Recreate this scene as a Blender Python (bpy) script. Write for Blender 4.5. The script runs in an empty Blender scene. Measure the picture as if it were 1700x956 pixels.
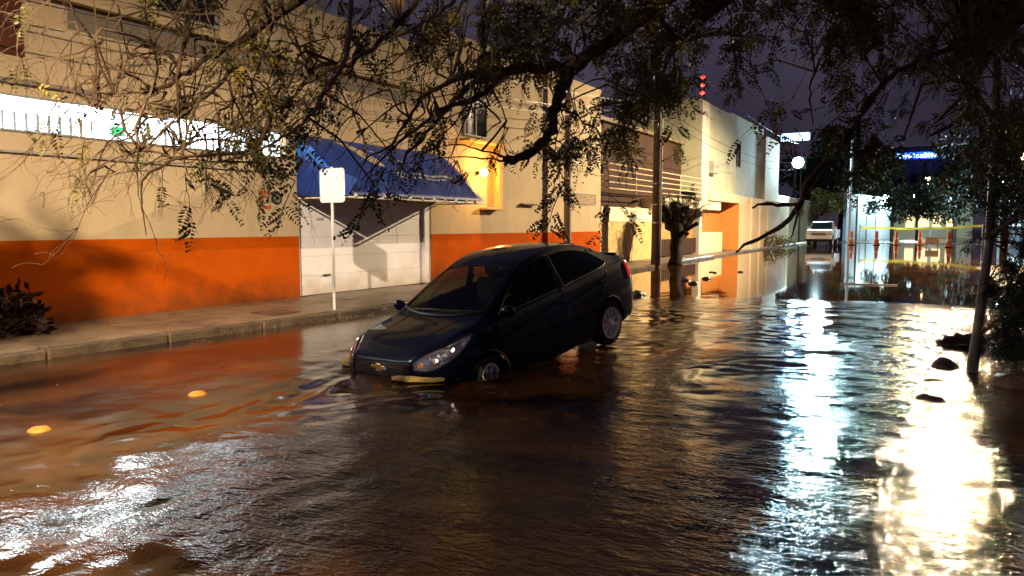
import bpy, bmesh, math, random
import numpy as np
from mathutils import Vector, Matrix, Euler, noise
from mathutils.bvhtree import BVHTree
random.seed(7)
R = math.radians
sc = bpy.context.scene
COL = sc.collection

# ------------------------------------------------------------------ camera
FPX = 1228.0
PITCH = math.atan(103 / FPX)
YAW = math.atan(727 / FPX * math.cos(PITCH))
CAM = Vector((0, 0, 1.6))
FW = Vector((-math.sin(YAW) * math.cos(PITCH), math.cos(YAW) * math.cos(PITCH), -math.sin(PITCH)))
RT = Vector((math.cos(YAW), math.sin(YAW), 0))
UP = RT.cross(FW)
cd = bpy.data.cameras.new('camera'); cam = bpy.data.objects.new('camera', cd); COL.objects.link(cam)
cd.sensor_width = 36; cd.lens = 36 * FPX / 1700
cd.clip_start = 0.05; cd.clip_end = 2000
M = Matrix((RT, UP, -FW)).transposed().to_4x4(); M.translation = CAM
cam.matrix_world = M
sc.camera = cam
sc.render.resolution_x, sc.render.resolution_y = 1024, 576

def at(x, y, d):                       # a point of the place, d metres ahead along the camera axis
    return CAM + (FW + RT * ((x - 850) / FPX) - UP * ((y - 478) / FPX)) * d

# ------------------------------------------------------------------ world, exposure
sc.view_settings.view_transform = 'Standard'; sc.view_settings.look = 'None'
sc.view_settings.exposure = 0.0; sc.view_settings.gamma = 1.0
w = bpy.data.worlds.new('World'); sc.world = w; w.use_nodes = True
nt = w.node_tree; nt.nodes.clear()
o_ = nt.nodes.new('ShaderNodeOutputWorld'); bg = nt.nodes.new('ShaderNodeBackground')
tc = nt.nodes.new('ShaderNodeTexCoord'); nz = nt.nodes.new('ShaderNodeTexNoise'); cr = nt.nodes.new('ShaderNodeValToRGB')
nz.inputs['Scale'].default_value = 2.2; nz.inputs['Detail'].default_value = 4
cr.color_ramp.elements[0].position = 0.3; cr.color_ramp.elements[0].color = (0.016, 0.012, 0.024, 1)
cr.color_ramp.elements[1].position = 0.75; cr.color_ramp.elements[1].color = (0.085, 0.073, 0.11, 1)
nt.links.new(tc.outputs['Generated'], nz.inputs['Vector']); nt.links.new(nz.outputs['Fac'], cr.inputs['Fac'])
nt.links.new(cr.outputs['Color'], bg.inputs['Color']); nt.links.new(bg.outputs[0], o_.inputs[0])
bg.inputs['Strength'].default_value = 1.0
sc.cycles.use_denoising = True
sc.cycles.sample_clamp_indirect = 120.0
sc.cycles.sample_clamp_direct = 0
sc.cycles.max_bounces = 6; sc.cycles.glossy_bounces = 4; sc.cycles.transmission_bounces = 6; sc.cycles.diffuse_bounces = 3
sc.cycles.caustics_reflective = False; sc.cycles.caustics_refractive = False

# ------------------------------------------------------------------ materials
MATS = {}
def mat(name, col, *a_, dirt=None, **k_):
    m = mat0(name, col, *a_, **k_)
    if dirt and 'dirty' not in m:
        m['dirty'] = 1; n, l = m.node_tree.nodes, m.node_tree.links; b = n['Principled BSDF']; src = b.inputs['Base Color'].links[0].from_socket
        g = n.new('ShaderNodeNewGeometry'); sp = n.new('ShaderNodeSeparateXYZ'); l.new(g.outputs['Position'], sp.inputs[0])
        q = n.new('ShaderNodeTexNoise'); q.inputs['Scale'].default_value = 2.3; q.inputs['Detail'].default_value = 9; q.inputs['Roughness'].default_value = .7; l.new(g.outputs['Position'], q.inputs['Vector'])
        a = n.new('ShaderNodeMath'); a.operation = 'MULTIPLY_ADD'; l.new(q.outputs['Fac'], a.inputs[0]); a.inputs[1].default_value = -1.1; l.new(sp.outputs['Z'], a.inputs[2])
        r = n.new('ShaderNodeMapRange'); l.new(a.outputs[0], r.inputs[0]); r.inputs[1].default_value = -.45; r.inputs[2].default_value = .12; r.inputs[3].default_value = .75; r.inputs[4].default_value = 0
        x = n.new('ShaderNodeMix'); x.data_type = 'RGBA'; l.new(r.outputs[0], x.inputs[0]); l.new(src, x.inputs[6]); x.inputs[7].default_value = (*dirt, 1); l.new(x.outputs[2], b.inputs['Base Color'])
    return m
def mat0(name, col, rough=0.7, metal=0.0, spec=0.5, emit=None, estr=0.0, var=0.0, vscale=3.0, bump=0.0, bscale=30.0, coat=0.0, trans=0.0, stain=None, sscale=1.0, samt=0.5, stretch=None, ior=1.45):
    if name in MATS: return MATS[name]
    m = bpy.data.materials.new(name); m.use_nodes = True; MATS[name] = m
    n, l = m.node_tree.nodes, m.node_tree.links
    b = n['Principled BSDF']
    b.inputs['Base Color'].default_value = (*col, 1); b.inputs['Roughness'].default_value = rough
    b.inputs['Metallic'].default_value = metal; b.inputs['Specular IOR Level'].default_value = spec
    b.inputs['Coat Weight'].default_value = coat; b.inputs['Transmission Weight'].default_value = trans
    b.inputs['Coat Roughness'].default_value = 0.04; b.inputs['IOR'].default_value = ior
    if emit: b.inputs['Emission Color'].default_value = (*emit, 1); b.inputs['Emission Strength'].default_value = estr
    t = g = None
    if var or bump or stain:
        t = n.new('ShaderNodeTexCoord'); g = n.new('ShaderNodeNewGeometry')
        mp = n.new('ShaderNodeMapping'); l.new(g.outputs['Position'], mp.inputs['Vector'])
        if stretch: mp.inputs['Scale'].default_value = stretch
    if var:
        a = n.new('ShaderNodeTexNoise'); a.inputs['Scale'].default_value = vscale; a.inputs['Detail'].default_value = 6; a.inputs['Roughness'].default_value = 0.65
        l.new(mp.outputs[0], a.inputs['Vector'])
        mr = n.new('ShaderNodeMapRange'); mr.inputs[1].default_value = 0.3; mr.inputs[2].default_value = 0.7
        mr.inputs[3].default_value = 1 - var; mr.inputs[4].default_value = 1 + var; l.new(a.outputs['Fac'], mr.inputs[0])
        mx = n.new('ShaderNodeMix'); mx.data_type = 'RGBA'; mx.blend_type = 'MULTIPLY'; mx.inputs[0].default_value = 1
        mx.inputs[6].default_value = (*col, 1); cb = n.new('ShaderNodeCombineColor')
        for i in range(3): l.new(mr.outputs[0], cb.inputs[i])
        l.new(cb.outputs[0], mx.inputs[7]); out = mx.outputs[2]
        if stain:
            s = n.new('ShaderNodeTexNoise'); s.inputs['Scale'].default_value = sscale; s.inputs['Detail'].default_value = 8; s.inputs['Roughness'].default_value = 0.7
            l.new(mp.outputs[0], s.inputs['Vector']); sr = n.new('ShaderNodeMapRange'); sr.inputs[1].default_value = 0.5; sr.inputs[2].default_value = 0.72
            sr.inputs[3].default_value = 0; sr.inputs[4].default_value = samt; l.new(s.outputs['Fac'], sr.inputs[0])
            m2 = n.new('ShaderNodeMix'); m2.data_type = 'RGBA'; l.new(sr.outputs[0], m2.inputs[0]); l.new(out, m2.inputs[6])
            m2.inputs[7].default_value = (*stain, 1); out = m2.outputs[2]
        l.new(out, b.inputs['Base Color'])
    if bump:
        a = n.new('ShaderNodeTexNoise'); a.inputs['Scale'].default_value = bscale; a.inputs['Detail'].default_value = 5
        l.new(mp.outputs[0], a.inputs['Vector']); bp = n.new('ShaderNodeBump'); bp.inputs['Strength'].default_value = bump; bp.inputs['Distance'].default_value = 0.02
        l.new(a.outputs['Fac'], bp.inputs['Height']); l.new(bp.outputs[0], b.inputs['Normal'])
    return m

cream = mat('cream_plaster', (0.54, 0.43, 0.28), 0.85, var=0.10, vscale=1.3, bump=0.25, bscale=60, stain=(0.33, 0.25, 0.16), sscale=0.9, samt=0.35, stretch=(1, 1, 0.5))
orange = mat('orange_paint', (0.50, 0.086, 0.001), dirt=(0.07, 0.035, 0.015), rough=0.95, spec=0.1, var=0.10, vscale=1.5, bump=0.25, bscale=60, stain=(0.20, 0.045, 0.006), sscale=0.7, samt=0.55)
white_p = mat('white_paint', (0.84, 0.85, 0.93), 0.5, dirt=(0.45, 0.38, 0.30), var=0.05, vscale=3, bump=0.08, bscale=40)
grey_p = mat('grey_paint', (0.36, 0.34, 0.33), 0.7, var=0.1)
blue_cv = mat('blue_canvas', (0.007, 0.036, 0.24), 0.5, var=0.22, vscale=3.0, bump=0.35, bscale=5)
dark_br = mat('dark_brown_wall', (0.035, 0.016, 0.009), 0.85, var=0.25, vscale=1.2, bump=0.2)
tan_br = mat('tan_brick_paint', (0.62, 0.44, 0.20), 0.85, var=0.14, vscale=4, bump=0.3, bscale=20)
conc = mat('concrete', (0.17, 0.125, 0.08), 0.42, var=0.35, vscale=2.6, bump=0.9, bscale=22, stain=(0.05, 0.032, 0.02), sscale=1.6, samt=0.9)
conc_w = mat('pale_concrete', (0.55, 0.52, 0.46), 0.8, var=0.15, vscale=2, bump=0.3)
steel = mat('galvanised_steel', (0.5, 0.5, 0.52), 0.35, metal=0.6, var=0.1)
dark_m = mat('dark_metal', (0.03, 0.028, 0.026), 0.45, metal=0.5)
rubber = mat('black_rubber', (0.012, 0.012, 0.012), 0.8, bump=0.3, bscale=80)
blk = mat('black_plastic', (0.01, 0.01, 0.011), 0.4)
bark = mat('bark', (0.085, 0.052, 0.028), 0.9, var=0.35, vscale=14, bump=0.9, bscale=45, stretch=(1, 1, 0.4))
bark_l = mat('pale_bark', (0.22, 0.17, 0.12), 0.85, var=0.3, vscale=12, bump=0.6, bscale=50)
asph = mat('asphalt', (0.05, 0.045, 0.04), 0.8, var=0.3, vscale=6, bump=0.8, bscale=60)
kerb_m = mat('kerb_concrete', (0.08, 0.058, 0.038), 0.4, var=0.5, vscale=5, bump=1.0, bscale=18)
earth = mat('wet_earth', (0.09, 0.055, 0.03), 0.45, var=0.4, vscale=5, bump=1.0, bscale=18)
stone = mat('wet_stone', (0.07, 0.05, 0.035), 0.35, var=0.3, vscale=8, bump=1.0, bscale=22)

# ------------------------------------------------------------------ helpers
def wm(o):
    m = o.matrix_basis.copy()
    if o.parent: return wm(o.parent) @ o.matrix_parent_inverse @ m
    return m
def tag(o, label=None, cat=None, group=None, kind=None):
    if label: o['label'] = label
    if cat: o['category'] = cat
    if group: o['group'] = group
    if kind: o['kind'] = kind
    return o
def empty(name, loc, label, cat, group=None):
    o = bpy.data.objects.new(name, None); COL.objects.link(o); o.location = loc; o.empty_display_size = 0.2
    return tag(o, label, cat, group)
def copy_tree(o, parent=None):
    c = o.copy(); COL.objects.link(c)
    if parent is not None: c.parent = parent; c.matrix_parent_inverse = o.matrix_parent_inverse.copy()
    for ch in list(o.children): copy_tree(ch, c)
    return c

class MB:
    def __init__(s): s.v = []; s.f = []
    def add(s, vs, fs):
        b = len(s.v); s.v += [tuple(v) for v in vs]; s.f += [tuple(i + b for i in f) for f in fs]; return s
    def box(s, x0, x1, y0, y1, z0, z1, rot=None, c=None):
        vs = [Vector((x, y, z)) for z in (z0, z1) for y in (y0, y1) for x in (x0, x1)]
        if rot: c = c or Vector(((x0 + x1) / 2, (y0 + y1) / 2, (z0 + z1) / 2)); vs = [c + rot @ (v - c) for v in vs]
        return s.add(vs, [(0, 2, 3, 1), (4, 5, 7, 6), (0, 1, 5, 4), (2, 6, 7, 3), (0, 4, 6, 2), (1, 3, 7, 5)])
    def tube(s, pts, rad, n=6, caps=True):
        pts = [Vector(p) for p in pts]
        if not hasattr(rad, '__len__'): rad = [rad] * len(pts)
        vs = []; up = None
        for i, p in enumerate(pts):
            t = (pts[min(i + 1, len(pts) - 1)] - pts[max(i - 1, 0)])
            t = t.normalized() if t.length > 1e-9 else Vector((0, 0, 1))
            if up is None:
                up = Vector((0, 0, 1)) if abs(t.z) < 0.9 else Vector((1, 0, 0))
            a = t.cross(up); a = a.normalized() if a.length > 1e-6 else t.orthogonal().normalized(); b = a.cross(t).normalized(); up = b
            for k in range(n):
                q = 2 * math.pi * k / n; vs.append(p + (a * math.cos(q) + b * math.sin(q)) * rad[i])
        fs = [(i * n + k, i * n + (k + 1) % n, (i + 1) * n + (k + 1) % n, (i + 1) * n + k) for i in range(len(pts) - 1) for k in range(n)]
        if caps: fs += [tuple(range(n))[::-1], tuple(range((len(pts) - 1) * n, len(pts) * n))]
        return s.add(vs, fs)
    def lathe(s, prof, c=(0, 0, 0), axis='z', n=24, sx=1):
        c = Vector(c); vs = []
        for r, h in prof:
            for k in range(n):
                q = 2 * math.pi * k / n; a, b = r * math.cos(q), r * math.sin(q)
                vs.append(c + (Vector((a, b, h)) if axis == 'z' else Vector((a, h, b)) if axis == 'y' else Vector((h, a, b))))
        m = len(prof)
        fs = [(i * n + k, i * n + (k + 1) % n, (i + 1) * n + (k + 1) % n, (i + 1) * n + k) for i in range(m - 1) for k in range(n)]
        fs += [tuple(range(n))[::-1], tuple(range((m - 1) * n, m * n))]
        return s.add(vs, fs)
    def prism(s, pts, d):                 # pts: list of 3d points (planar), d: extrusion vector
        n = len(pts); d = Vector(d); a = [Vector(p) for p in pts]
        return s.add(a + [p + d for p in a], [tuple(range(n))[::-1], tuple(range(n, 2 * n))] + [(i, (i + 1) % n, n + (i + 1) % n, n + i) for i in range(n)])
    def grid(s, P, nu, nv, closed=False):
        return s.add(P, [(i * nv + j, i * nv + j + 1, (i + 1) * nv + j + 1, (i + 1) * nv + j) for i in range(nu - 1) for j in range(nv - 1)])
    def build(s, name, m, parent=None, smooth=False, bevel=0, origin=None, fix=True, sub=0, thick=0, bseg=1):
        vs = np.array([tuple(v) for v in s.v], dtype=float)
        if origin is None:
            lo, hi = vs.min(0), vs.max(0); origin = Vector(((lo[0] + hi[0]) / 2, (lo[1] + hi[1]) / 2, lo[2]))
        origin = Vector(origin)
        me = bpy.data.meshes.new(name); me.from_pydata((vs - np.array(origin)).tolist(), [], s.f); me.update()
        if fix:
            bm = bmesh.new(); bm.from_mesh(me); bmesh.ops.recalc_face_normals(bm, faces=bm.faces); bm.to_mesh(me); bm.free()
        if smooth is True: me.shade_smooth()
        elif smooth: me.shade_smooth(); me.set_sharp_from_angle(angle=R(smooth))
        me.materials.append(m)
        o = bpy.data.objects.new(name, me); COL.objects.link(o); o.location = origin
        if parent is not None: o.parent = parent; o.matrix_parent_inverse = wm(parent).inverted()
        if thick: md = o.modifiers.new('solid', 'SOLIDIFY'); md.thickness = thick; md.offset = -1
        if sub: md = o.modifiers.new('sub', 'SUBSURF'); md.levels = sub; md.render_levels = sub
        if bevel: md = o.modifiers.new('bev', 'BEVEL'); md.width = bevel; md.segments = bseg; md.limit_method = 'ANGLE'
        return o
def box(name, m, x0, x1, y0, y1, z0, z1, parent=None, bevel=0.0, **k):
    return MB().box(x0, x1, y0, y1, z0, z1).build(name, m, parent, bevel=bevel, **k)
def struct(o): o['kind'] = 'structure'; return o

W = -11.31                                   # plane of the house fronts on the left side of the street
def kerbx(y):
    return float(np.interp(y, [-6, 4.2, 10.5, 20, 31, 45, 75], [-9.9, -9.33, -8.95, -9.3, -9.9, -10.5, -11.0]))

# ------------------------------------------------------------------ lights (street lamps)
def lamp(name, loc, power, col, radius, spot=None, parent=None, aim=None, blend=0.35):
    ld = bpy.data.lights.new(name, 'SPOT' if spot else 'POINT'); ld.energy = power; ld.color = col; ld.shadow_soft_size = radius
    if spot: ld.spot_size = R(spot); ld.spot_blend = blend
    o = bpy.data.objects.new(name, ld); COL.objects.link(o); o.location = loc
    if aim: o.rotation_euler = (Vector(aim) - Vector(loc)).to_track_quat('-Z', 'Y').to_euler()
    if parent is not None: o.parent = parent; o.matrix_parent_inverse = wm(parent).inverted()
    return o

def street_lamp(base, head, label, power, col, gl, aim=None, cone_=None, hradius=0.16, pole_m=steel):
    b = Vector(base); h = Vector(head)
    r = empty('street_lamp', b, label, 'street lamp')
    top = Vector((b.x, b.y, h.z + 0.1))
    MB().tube([b, b + Vector((0, 0, 2)), top], [0.11, 0.095, 0.06], 12).build('pole', pole_m, r, smooth=40)
    MB().tube([b, b + Vector((0, 0, 0.05))], [0.2, 0.2], 8).build('base_plate', pole_m, r)
    MB().tube([top - Vector((0, 0, 0.3)), top.lerp(h, 0.5) + Vector((0, 0, 0.28)), h + Vector((0, 0, 0.16))], [0.04, 0.035, 0.03], 8).build('arm', pole_m, r, smooth=40)
    d = (h - top); d.z = 0; d.normalize(); q = Vector((-d.y, d.x, 0))
    MB().prism([h + d * a + q * c + Vector((0, 0, 0.1)) for a, c in ((-0.35, -0.1), (-0.1, -0.17), (0.3, -0.15), (0.42, 0), (0.3, 0.15), (-0.1, 0.17), (-0.35, 0.1))], (0, 0, 0.12)).build('housing', grey_p, r, bevel=0.03)
    MB().lathe([(hradius, 0.1), (hradius * 0.95, 0.04), (hradius * 0.7, 0.0), (hradius * 0.2, -0.02)], h, 'z', 16).build('lens', mat('lens_' + str(round(col[2], 2)), (0.9, 0.9, 0.9), 0.4, emit=col, estr=gl), r, smooth=True)
    lamp('lamp_light', h - Vector((0, 0, 0.18)), power, col, 0.10, parent=r, spot=cone_, aim=aim, blend=1.0 if (cone_ or 0) < 90 else 0.4)
    return r
WARM = (1.0, 0.72, 0.42)
street_lamp((1.9, -5.2, 0.1), (-0.34, -4.55, 8.5), 'street lamp behind the camera over the flooded street', 27000, (1.0, 0.75, 0.48), 60, aim=(-8.2, 8.8, -2.8), cone_=64)
street_lamp((1.35, 35.8, 0.1), (0.12, 35.76, 9.15), 'tall grey street lamp on the right beside the floodwater', 30000, (1.0, 0.74, 0.42), 480, hradius=0.26, aim=(-1.5, 35.0, 0), cone_=164)
CYAN = (0.62, 0.86, 1.0)

# ------------------------------------------------------------------ ground, road, water
def ground_z(x, y):
    z = -0.14
    d = math.hypot((x + 4.9) / 1.9, (y - 6.4) / 1.7); z -= 0.75 * math.exp(-d ** 4 * 0.9)   # the hole under the car's nose
    return z
xs = np.concatenate([np.linspace(-9.9, 1.4, 60)]); ys = np.concatenate([np.linspace(-8, 14, 90), np.linspace(15, 80, 40)])
m = MB(); m.grid([(x, y, ground_z(x, y)) for x in xs for y in ys], len(xs), len(ys)); struct(m.build('road', asph, smooth=True, fix=False))
m = MB(); m.add([(-400, -60, -1.2), (400, -60, -1.2), (400, 600, -1.2), (-400, 600, -1.2)], [(0, 1, 2, 3)]); struct(m.build('ground', earth))
m = MB(); m.add([(-60, 79, 0.03), (60, 72, 0.03), (150, 400, 0.1), (-150, 400, 0.1)], [(0, 1, 2, 3)])
plaza_m = mat('wet_plaza', (0.10, 0.07, 0.05), 0.3, var=0.3, vscale=1.0, bump=0.2, bscale=8)
m.add([(-60, 79, 0.03), (60, 72, 0.03), (60, 72, -1), (-60, 79, -1)], [(0, 1, 2, 3)])
struct(m.build('plaza', plaza_m))

# muddy water
mw = bpy.data.materials.new('muddy_water'); mw.use_nodes = True
n, l = mw.node_tree.nodes, mw.node_tree.links; b = n['Principled BSDF']
b.inputs['IOR'].default_value = 1.36; b.inputs['Specular IOR Level'].default_value = 0.45
geo = n.new('ShaderNodeNewGeometry')
def mapping(sc_, rot=0.0):
    q = n.new('ShaderNodeMapping'); q.inputs['Scale'].default_value = sc_; q.inputs['Rotation'].default_value = (0, 0, rot); l.new(geo.outputs['Position'], q.inputs['Vector']); return q.outputs[0]
def nnoise(vec, s, det=4, dist=0.0, rough=0.55):
    q = n.new('ShaderNodeTexNoise'); q.inputs['Scale'].default_value = s; q.inputs['Detail'].default_value = det; q.inputs['Distortion'].default_value = dist; q.inputs['Roughness'].default_value = rough
    l.new(vec, q.inputs['Vector']); return q.outputs['Fac']
def rng(v, a, b_, c, d, smooth=True):
    q = n.new('ShaderNodeMapRange'); q.interpolation_type = 'SMOOTHSTEP' if smooth else 'LINEAR'
    for i, k in enumerate((a, b_, c, d)): q.inputs[i + 1].default_value = k
    l.new(v, q.inputs[0]); return q.outputs[0]
def mth(op, a, b_):
    q = n.new('ShaderNodeMath'); q.operation = op
    for i, k in enumerate((a, b_)):
        if isinstance(k, (int, float)): q.inputs[i].default_value = k
        else: l.new(k, q.inputs[i])
    return q.outputs[0]
silt = nnoise(mapping((1, 0.75, 1), 0.5), 0.75, 5, 0.9, 0.6)
cramp = n.new('ShaderNodeValToRGB'); l.new(silt, cramp.inputs[0])
cramp.color_ramp.elements[0].position = 0.44; cramp.color_ramp.elements[0].color = (0.009, 0.004, 0.0015, 1)
cramp.color_ramp.elements[1].position = 0.60; cramp.color_ramp.elements[1].color = (0.068, 0.027, 0.008, 1)
l.new(cramp.outputs[0], b.inputs['Base Color'])
sep = n.new('ShaderNodeSeparateXYZ'); l.new(geo.outputs['Position'], sep.inputs[0])
edge = mth('ADD', sep.outputs['Y'], mth('MULTIPLY', nnoise(mapping((1, 1, 1)), 0.35, 2), 5.0))
edge = mth('ADD', edge, mth('MULTIPLY', sep.outputs['X'], -0.10))
agit = rng(edge, 18.6, 20.2, 1.0, 0.0)                       # 1 near, 0 beyond the still edge
flow = rng(sep.outputs['X'], -9.0, -6.0, 0.05, 1.0)            # calm along the left kerb
patch = rng(nnoise(mapping((1, 0.6, 1), 0.4), 0.55, 3, 0.6), 0.42, 0.60, 0.05, 1.0)
patch = mth('MINIMUM', mth('ADD', patch, rng(sep.outputs['X'], -1.6, -0.5, 0.0, 0.75)), 1.0)
amp = mth('MULTIPLY', mth('MULTIPLY', agit, flow), patch)
ripA = nnoise(mapping((0.55, 1.3, 1), -0.5), 9.0, 4, 0.5, 0.6)
ripB = nnoise(mapping((1, 1.6, 1), -0.25), 26.0, 3, 0.3)
ripC = nnoise(mapping((1, 0.8, 1), 0.2), 2.2, 3, 0.8)
hgt = mth('ADD', mth('MULTIPLY', ripA, 0.9), mth('ADD', mth('MULTIPLY', ripB, 0.36), mth('MULTIPLY', ripC, 1.3)))
side_ = rng(mth('ADD', sep.outputs['X'], mth('MULTIPLY', sep.outputs['Y'], 0.0)), -5.6, -3.2, 0.27, 1.3)
hgt = mth('MULTIPLY', mth('MULTIPLY', hgt, amp), side_)
still = mth('MULTIPLY', nnoise(mapping((1, 1, 1)), 1.3, 2), 0.02)
hgt = mth('ADD', hgt, still)
rg_ = mth('MULTIPLY', rng(sep.outputs['X'], -6.6, -4.6, 1.0, 0.0), rng(sep.outputs['Y'], 9.0, 14.0, 1.0, 0.0))
l.new(mth('ADD', mth('MULTIPLY', rg_, 0.15), 0.035), b.inputs['Roughness'])
bp = n.new('ShaderNodeBump'); bp.inputs['Strength'].default_value = 1.0; bp.inputs['Distance'].default_value = 0.011
l.new(hgt, bp.inputs['Height']); l.new(bp.outputs[0], b.inputs['Normal'])
def wave(x, y):
    dc = max(0.0, abs((x + 4.75) * .15 + (y - 7.0) * .99) * .45 + abs((x + 4.75) * .99 - (y - 7.0) * .15) - .9)
    ring_ = 0.010 * math.exp(-dc * 2.2) * math.sin(dc * 17 + 1.5 * noise.noise(Vector((x * 2, y * 2, 0))))
    a = 1.0 / (1 + math.exp((y - 15.5) * 1.3)) / (1 + math.exp(-(x + 7.3) * 2.2))
    return a * ring_ + a * (0.012 * noise.noise(Vector((x * 0.9, y * 1.3, 0.3))) + 0.009 * noise.noise(Vector((x * 2.6 + 5, y * 3.4, 1.7))) + 0.006 * noise.noise(Vector((x * 6, y * 7, 3.1))))
xs = np.linspace(-9.9, 2.6, 210); ys = np.concatenate([np.linspace(-4, 17, 340), np.linspace(17.6, 80, 70)])
P = [(x, y, wave(x, y)) for x in xs for y in ys]
m = MB(); m.grid(P, len(xs), len(ys)); m.add([(-14, 25, 0.0), (-9.9, 25, 0.0), (-9.9, 80, 0.0), (-14, 80, 0.0)], [(0, 1, 2, 3)])
m.add([(2.6, -4, 0), (40, -4, 0), (40, 76, 0), (2.6, 80, 0)], [(0, 1, 2, 3)])
struct(m.build('water', mw, smooth=True, fix=False))

# pavement with slabs and kerb stones
m = MB()
py = list(np.linspace(-6, 75, 55))
m.grid([p for y in py for p in ((W - 0.5, y, 0.11), (kerbx(y) - 0.16, y, 0.095), (kerbx(y) - 0.15, y, -0.8))], len(py), 3)
pav = struct(m.build('pavement', conc, fix=False))
y = -3.0
while y < 37:
    L = 1.55
    for a, c in ((0.0, 0.5), (0.5, 1.0)):
        def px(t, yy): return W + 0.0 + (kerbx(yy) - 0.17 - W) * t
        j = 0.012; dz = random.uniform(-0.006, 0.006); za, zb = 0.165 - 0.035 * a + dz, 0.165 - 0.035 * c + dz
        s_ = [(px(a, y) + j, y + j, za), (px(c, y) - j, y + j, zb), (px(c, y + L) - j, y + L - j, zb), (px(a, y + L) + j, y + L - j, za)]
        MB().prism(s_, (0, 0, -0.07)).build('pavement_slab', conc, pav, bevel=0.006)
    s_ = [(kerbx(y) - 0.165, y + .01), (kerbx(y), y + .01), (kerbx(y + L), y + L - .01), (kerbx(y + L) - 0.165, y + L - .01)]
    dz = random.uniform(-0.006, 0.01)
    MB().prism([(a, c, 0.115 + dz) for a, c in s_], (0, 0, -0.4)).build('kerb_stone', kerb_m, pav, bevel=0.02)
    y += L
# manhole cover on the pavement
mh = MB().prism([(-10.0, 8.35, 0.166), (-9.45, 8.35, 0.158), (-9.45, 8.95, 0.158), (-10.0, 8.95, 0.166)], (0, 0, -0.02)).build('utility_cover', kerb_m, bevel=0.005)
tag(mh, 'small square concrete utility cover set in the pavement near the kerb', 'utility cover')

# fallen leaves on the water and the pavement
_r = random.Random(3); m = MB()
for k in range(420):
    if k < 250: x_, y_, z_ = _r.uniform(-8.8, 0.8), _r.uniform(3, 17), None
    else:
        y_ = _r.uniform(2, 24); x_ = _r.uniform(W + .05, kerbx(y_) - .2); z_ = .172
    if z_ is None: z_ = 0.022
    a = _r.uniform(0, 6.3); L = _r.uniform(.012, .035); u = Vector((math.cos(a), math.sin(a), _r.uniform(-.1, .3))) * L; v = Vector((-math.sin(a), math.cos(a), _r.uniform(-.2, .2))) * L * .35; c = Vector((x_, y_, z_))
    m.add([c - u, c + v, c + u, c - v], [(0, 1, 2, 3)])
o = m.build('leaf_litter', mat('dead_leaf', (0.12, 0.07, 0.02), .7), fix=False); tag(o, 'small dead leaves scattered over the muddy water and pavement', 'leaves', kind='stuff')

# right hand earth bank
def bank(x, y):
    e = 0.95 + 0.35 * noise.noise(Vector((0.2, y * 0.5, 0))) - 0.25 * math.exp(-((y - 9.5) / 1.5) ** 2)
    t = (x - e) / 0.6
    z = -0.25 + 0.33 * (1 / (1 + math.exp(-t * 4))) + 0.07 * noise.noise(Vector((x * 2, y * 2, 4))) + 0.03 * noise.noise(Vector((x * 7, y * 7, 4)))
    return z
xs = np.linspace(0.0, 8, 80); ys = np.linspace(-7, 34, 240)
m = MB(); m.grid([(x, y, bank(x, y)) for x in xs for y in ys], len(xs), len(ys)); struct(m.build('bank', earth, smooth=True, fix=False))

# ------------------------------------------------------------------ house with orange skirting wall
hA = empty('town_house', (W, 10, 0.1), 'cream and orange street house with a lit strip window and a white roller door', 'house')
def part(name, mt, *b_, **k): return box(name, mt, *b_, hA, **k)
DY0, DY1, DZ = 10.70, 15.14, 2.17
part('lower_wall', orange, W - 0.3, W + 0.004, -8, DY0, -0.2, 1.394)
part('lower_wall', orange, W - 0.3, W + 0.004, DY1, 25.7, -0.2, 1.394)
part('wall', cream, W - 0.3, W, -8, DY0, 1.394, 2.915)
part('wall', cream, W - 0.3, W, 10.42, DY0, 2.915, 3.43)
part('wall', cream, W - 0.3, W, -8, DY0, 3.43, 6.0)
part('wall', cream, W - 0.3, W, DY0, DY1, DZ, 6.0)
part('wall', cream, W - 0.3, W, DY1, 25.7, 1.394, 6.6)
part('side_wall', cream, W - 9, W - 0.3, 25.4, 25.7, -0.2, 6.6)
part('roof', conc, W - 9, W - 0.3, -8, 25.4, 5.6, 5.8)
part('ledge', grey_p, W, W + 0.05, -8, DY0 - 0.02, 2.62, 2.655)
part('cornice', cream, W, W + 0.16, -8, 15.0, 4.86, 4.93)
part('painted_shade_band', mat('shade_grey', (0.2, 0.17, 0.14), 0.8), W, W + 0.012, 6.3, 15.0, 4.5, 4.86)  # shade under the cornice, painted as a darker strip
part('cornice', mat('thin_grey', (0.22, 0.2, 0.18), 0.8), W, W + 0.06, -8, 6.6, 3.58, 3.64)
part('maroon_panel', mat('maroon', (0.09, 0.022, 0.012), 0.8), W, W + 0.03, -8, 5.66, 3.97, 6.0)
# upper windows
gl = mat('dark_window_glass', (0.01, 0.01, 0.012), 0.05, spec=0.6)
def win(y0, y1, z0, z1, fm=grey_p, mull=1, x=W, parent=hA, depth=0.0):
    f = MB(); t = 0.05
    f.box(x, x + 0.05, y0, y1, z1 - t, z1).box(x, x + 0.05, y0, y1, z0, z0 + t).box(x, x + 0.05, y0, y0 + t, z0 + t, z1 - t).box(x, x + 0.05, y1 - t, y1, z0 + t, z1 - t)
    for k in range(mull):
        yc = y0 + (y1 - y0) * (k + 1) / (mull + 1); f.box(x, x + 0.045, yc - 0.02, yc + 0.02, z0 + t, z1 - t)
    fo = f.build('window', fm, parent)
    box('pane', gl, x + 0.005, x + 0.015, y0 + t, y1 - t, z0 + t, z1 - t, fo)
win(7.6, 8.9, 5.05, 5.75); win(16.6, 17.75, 4.02, 5.1, mull=1)
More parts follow.
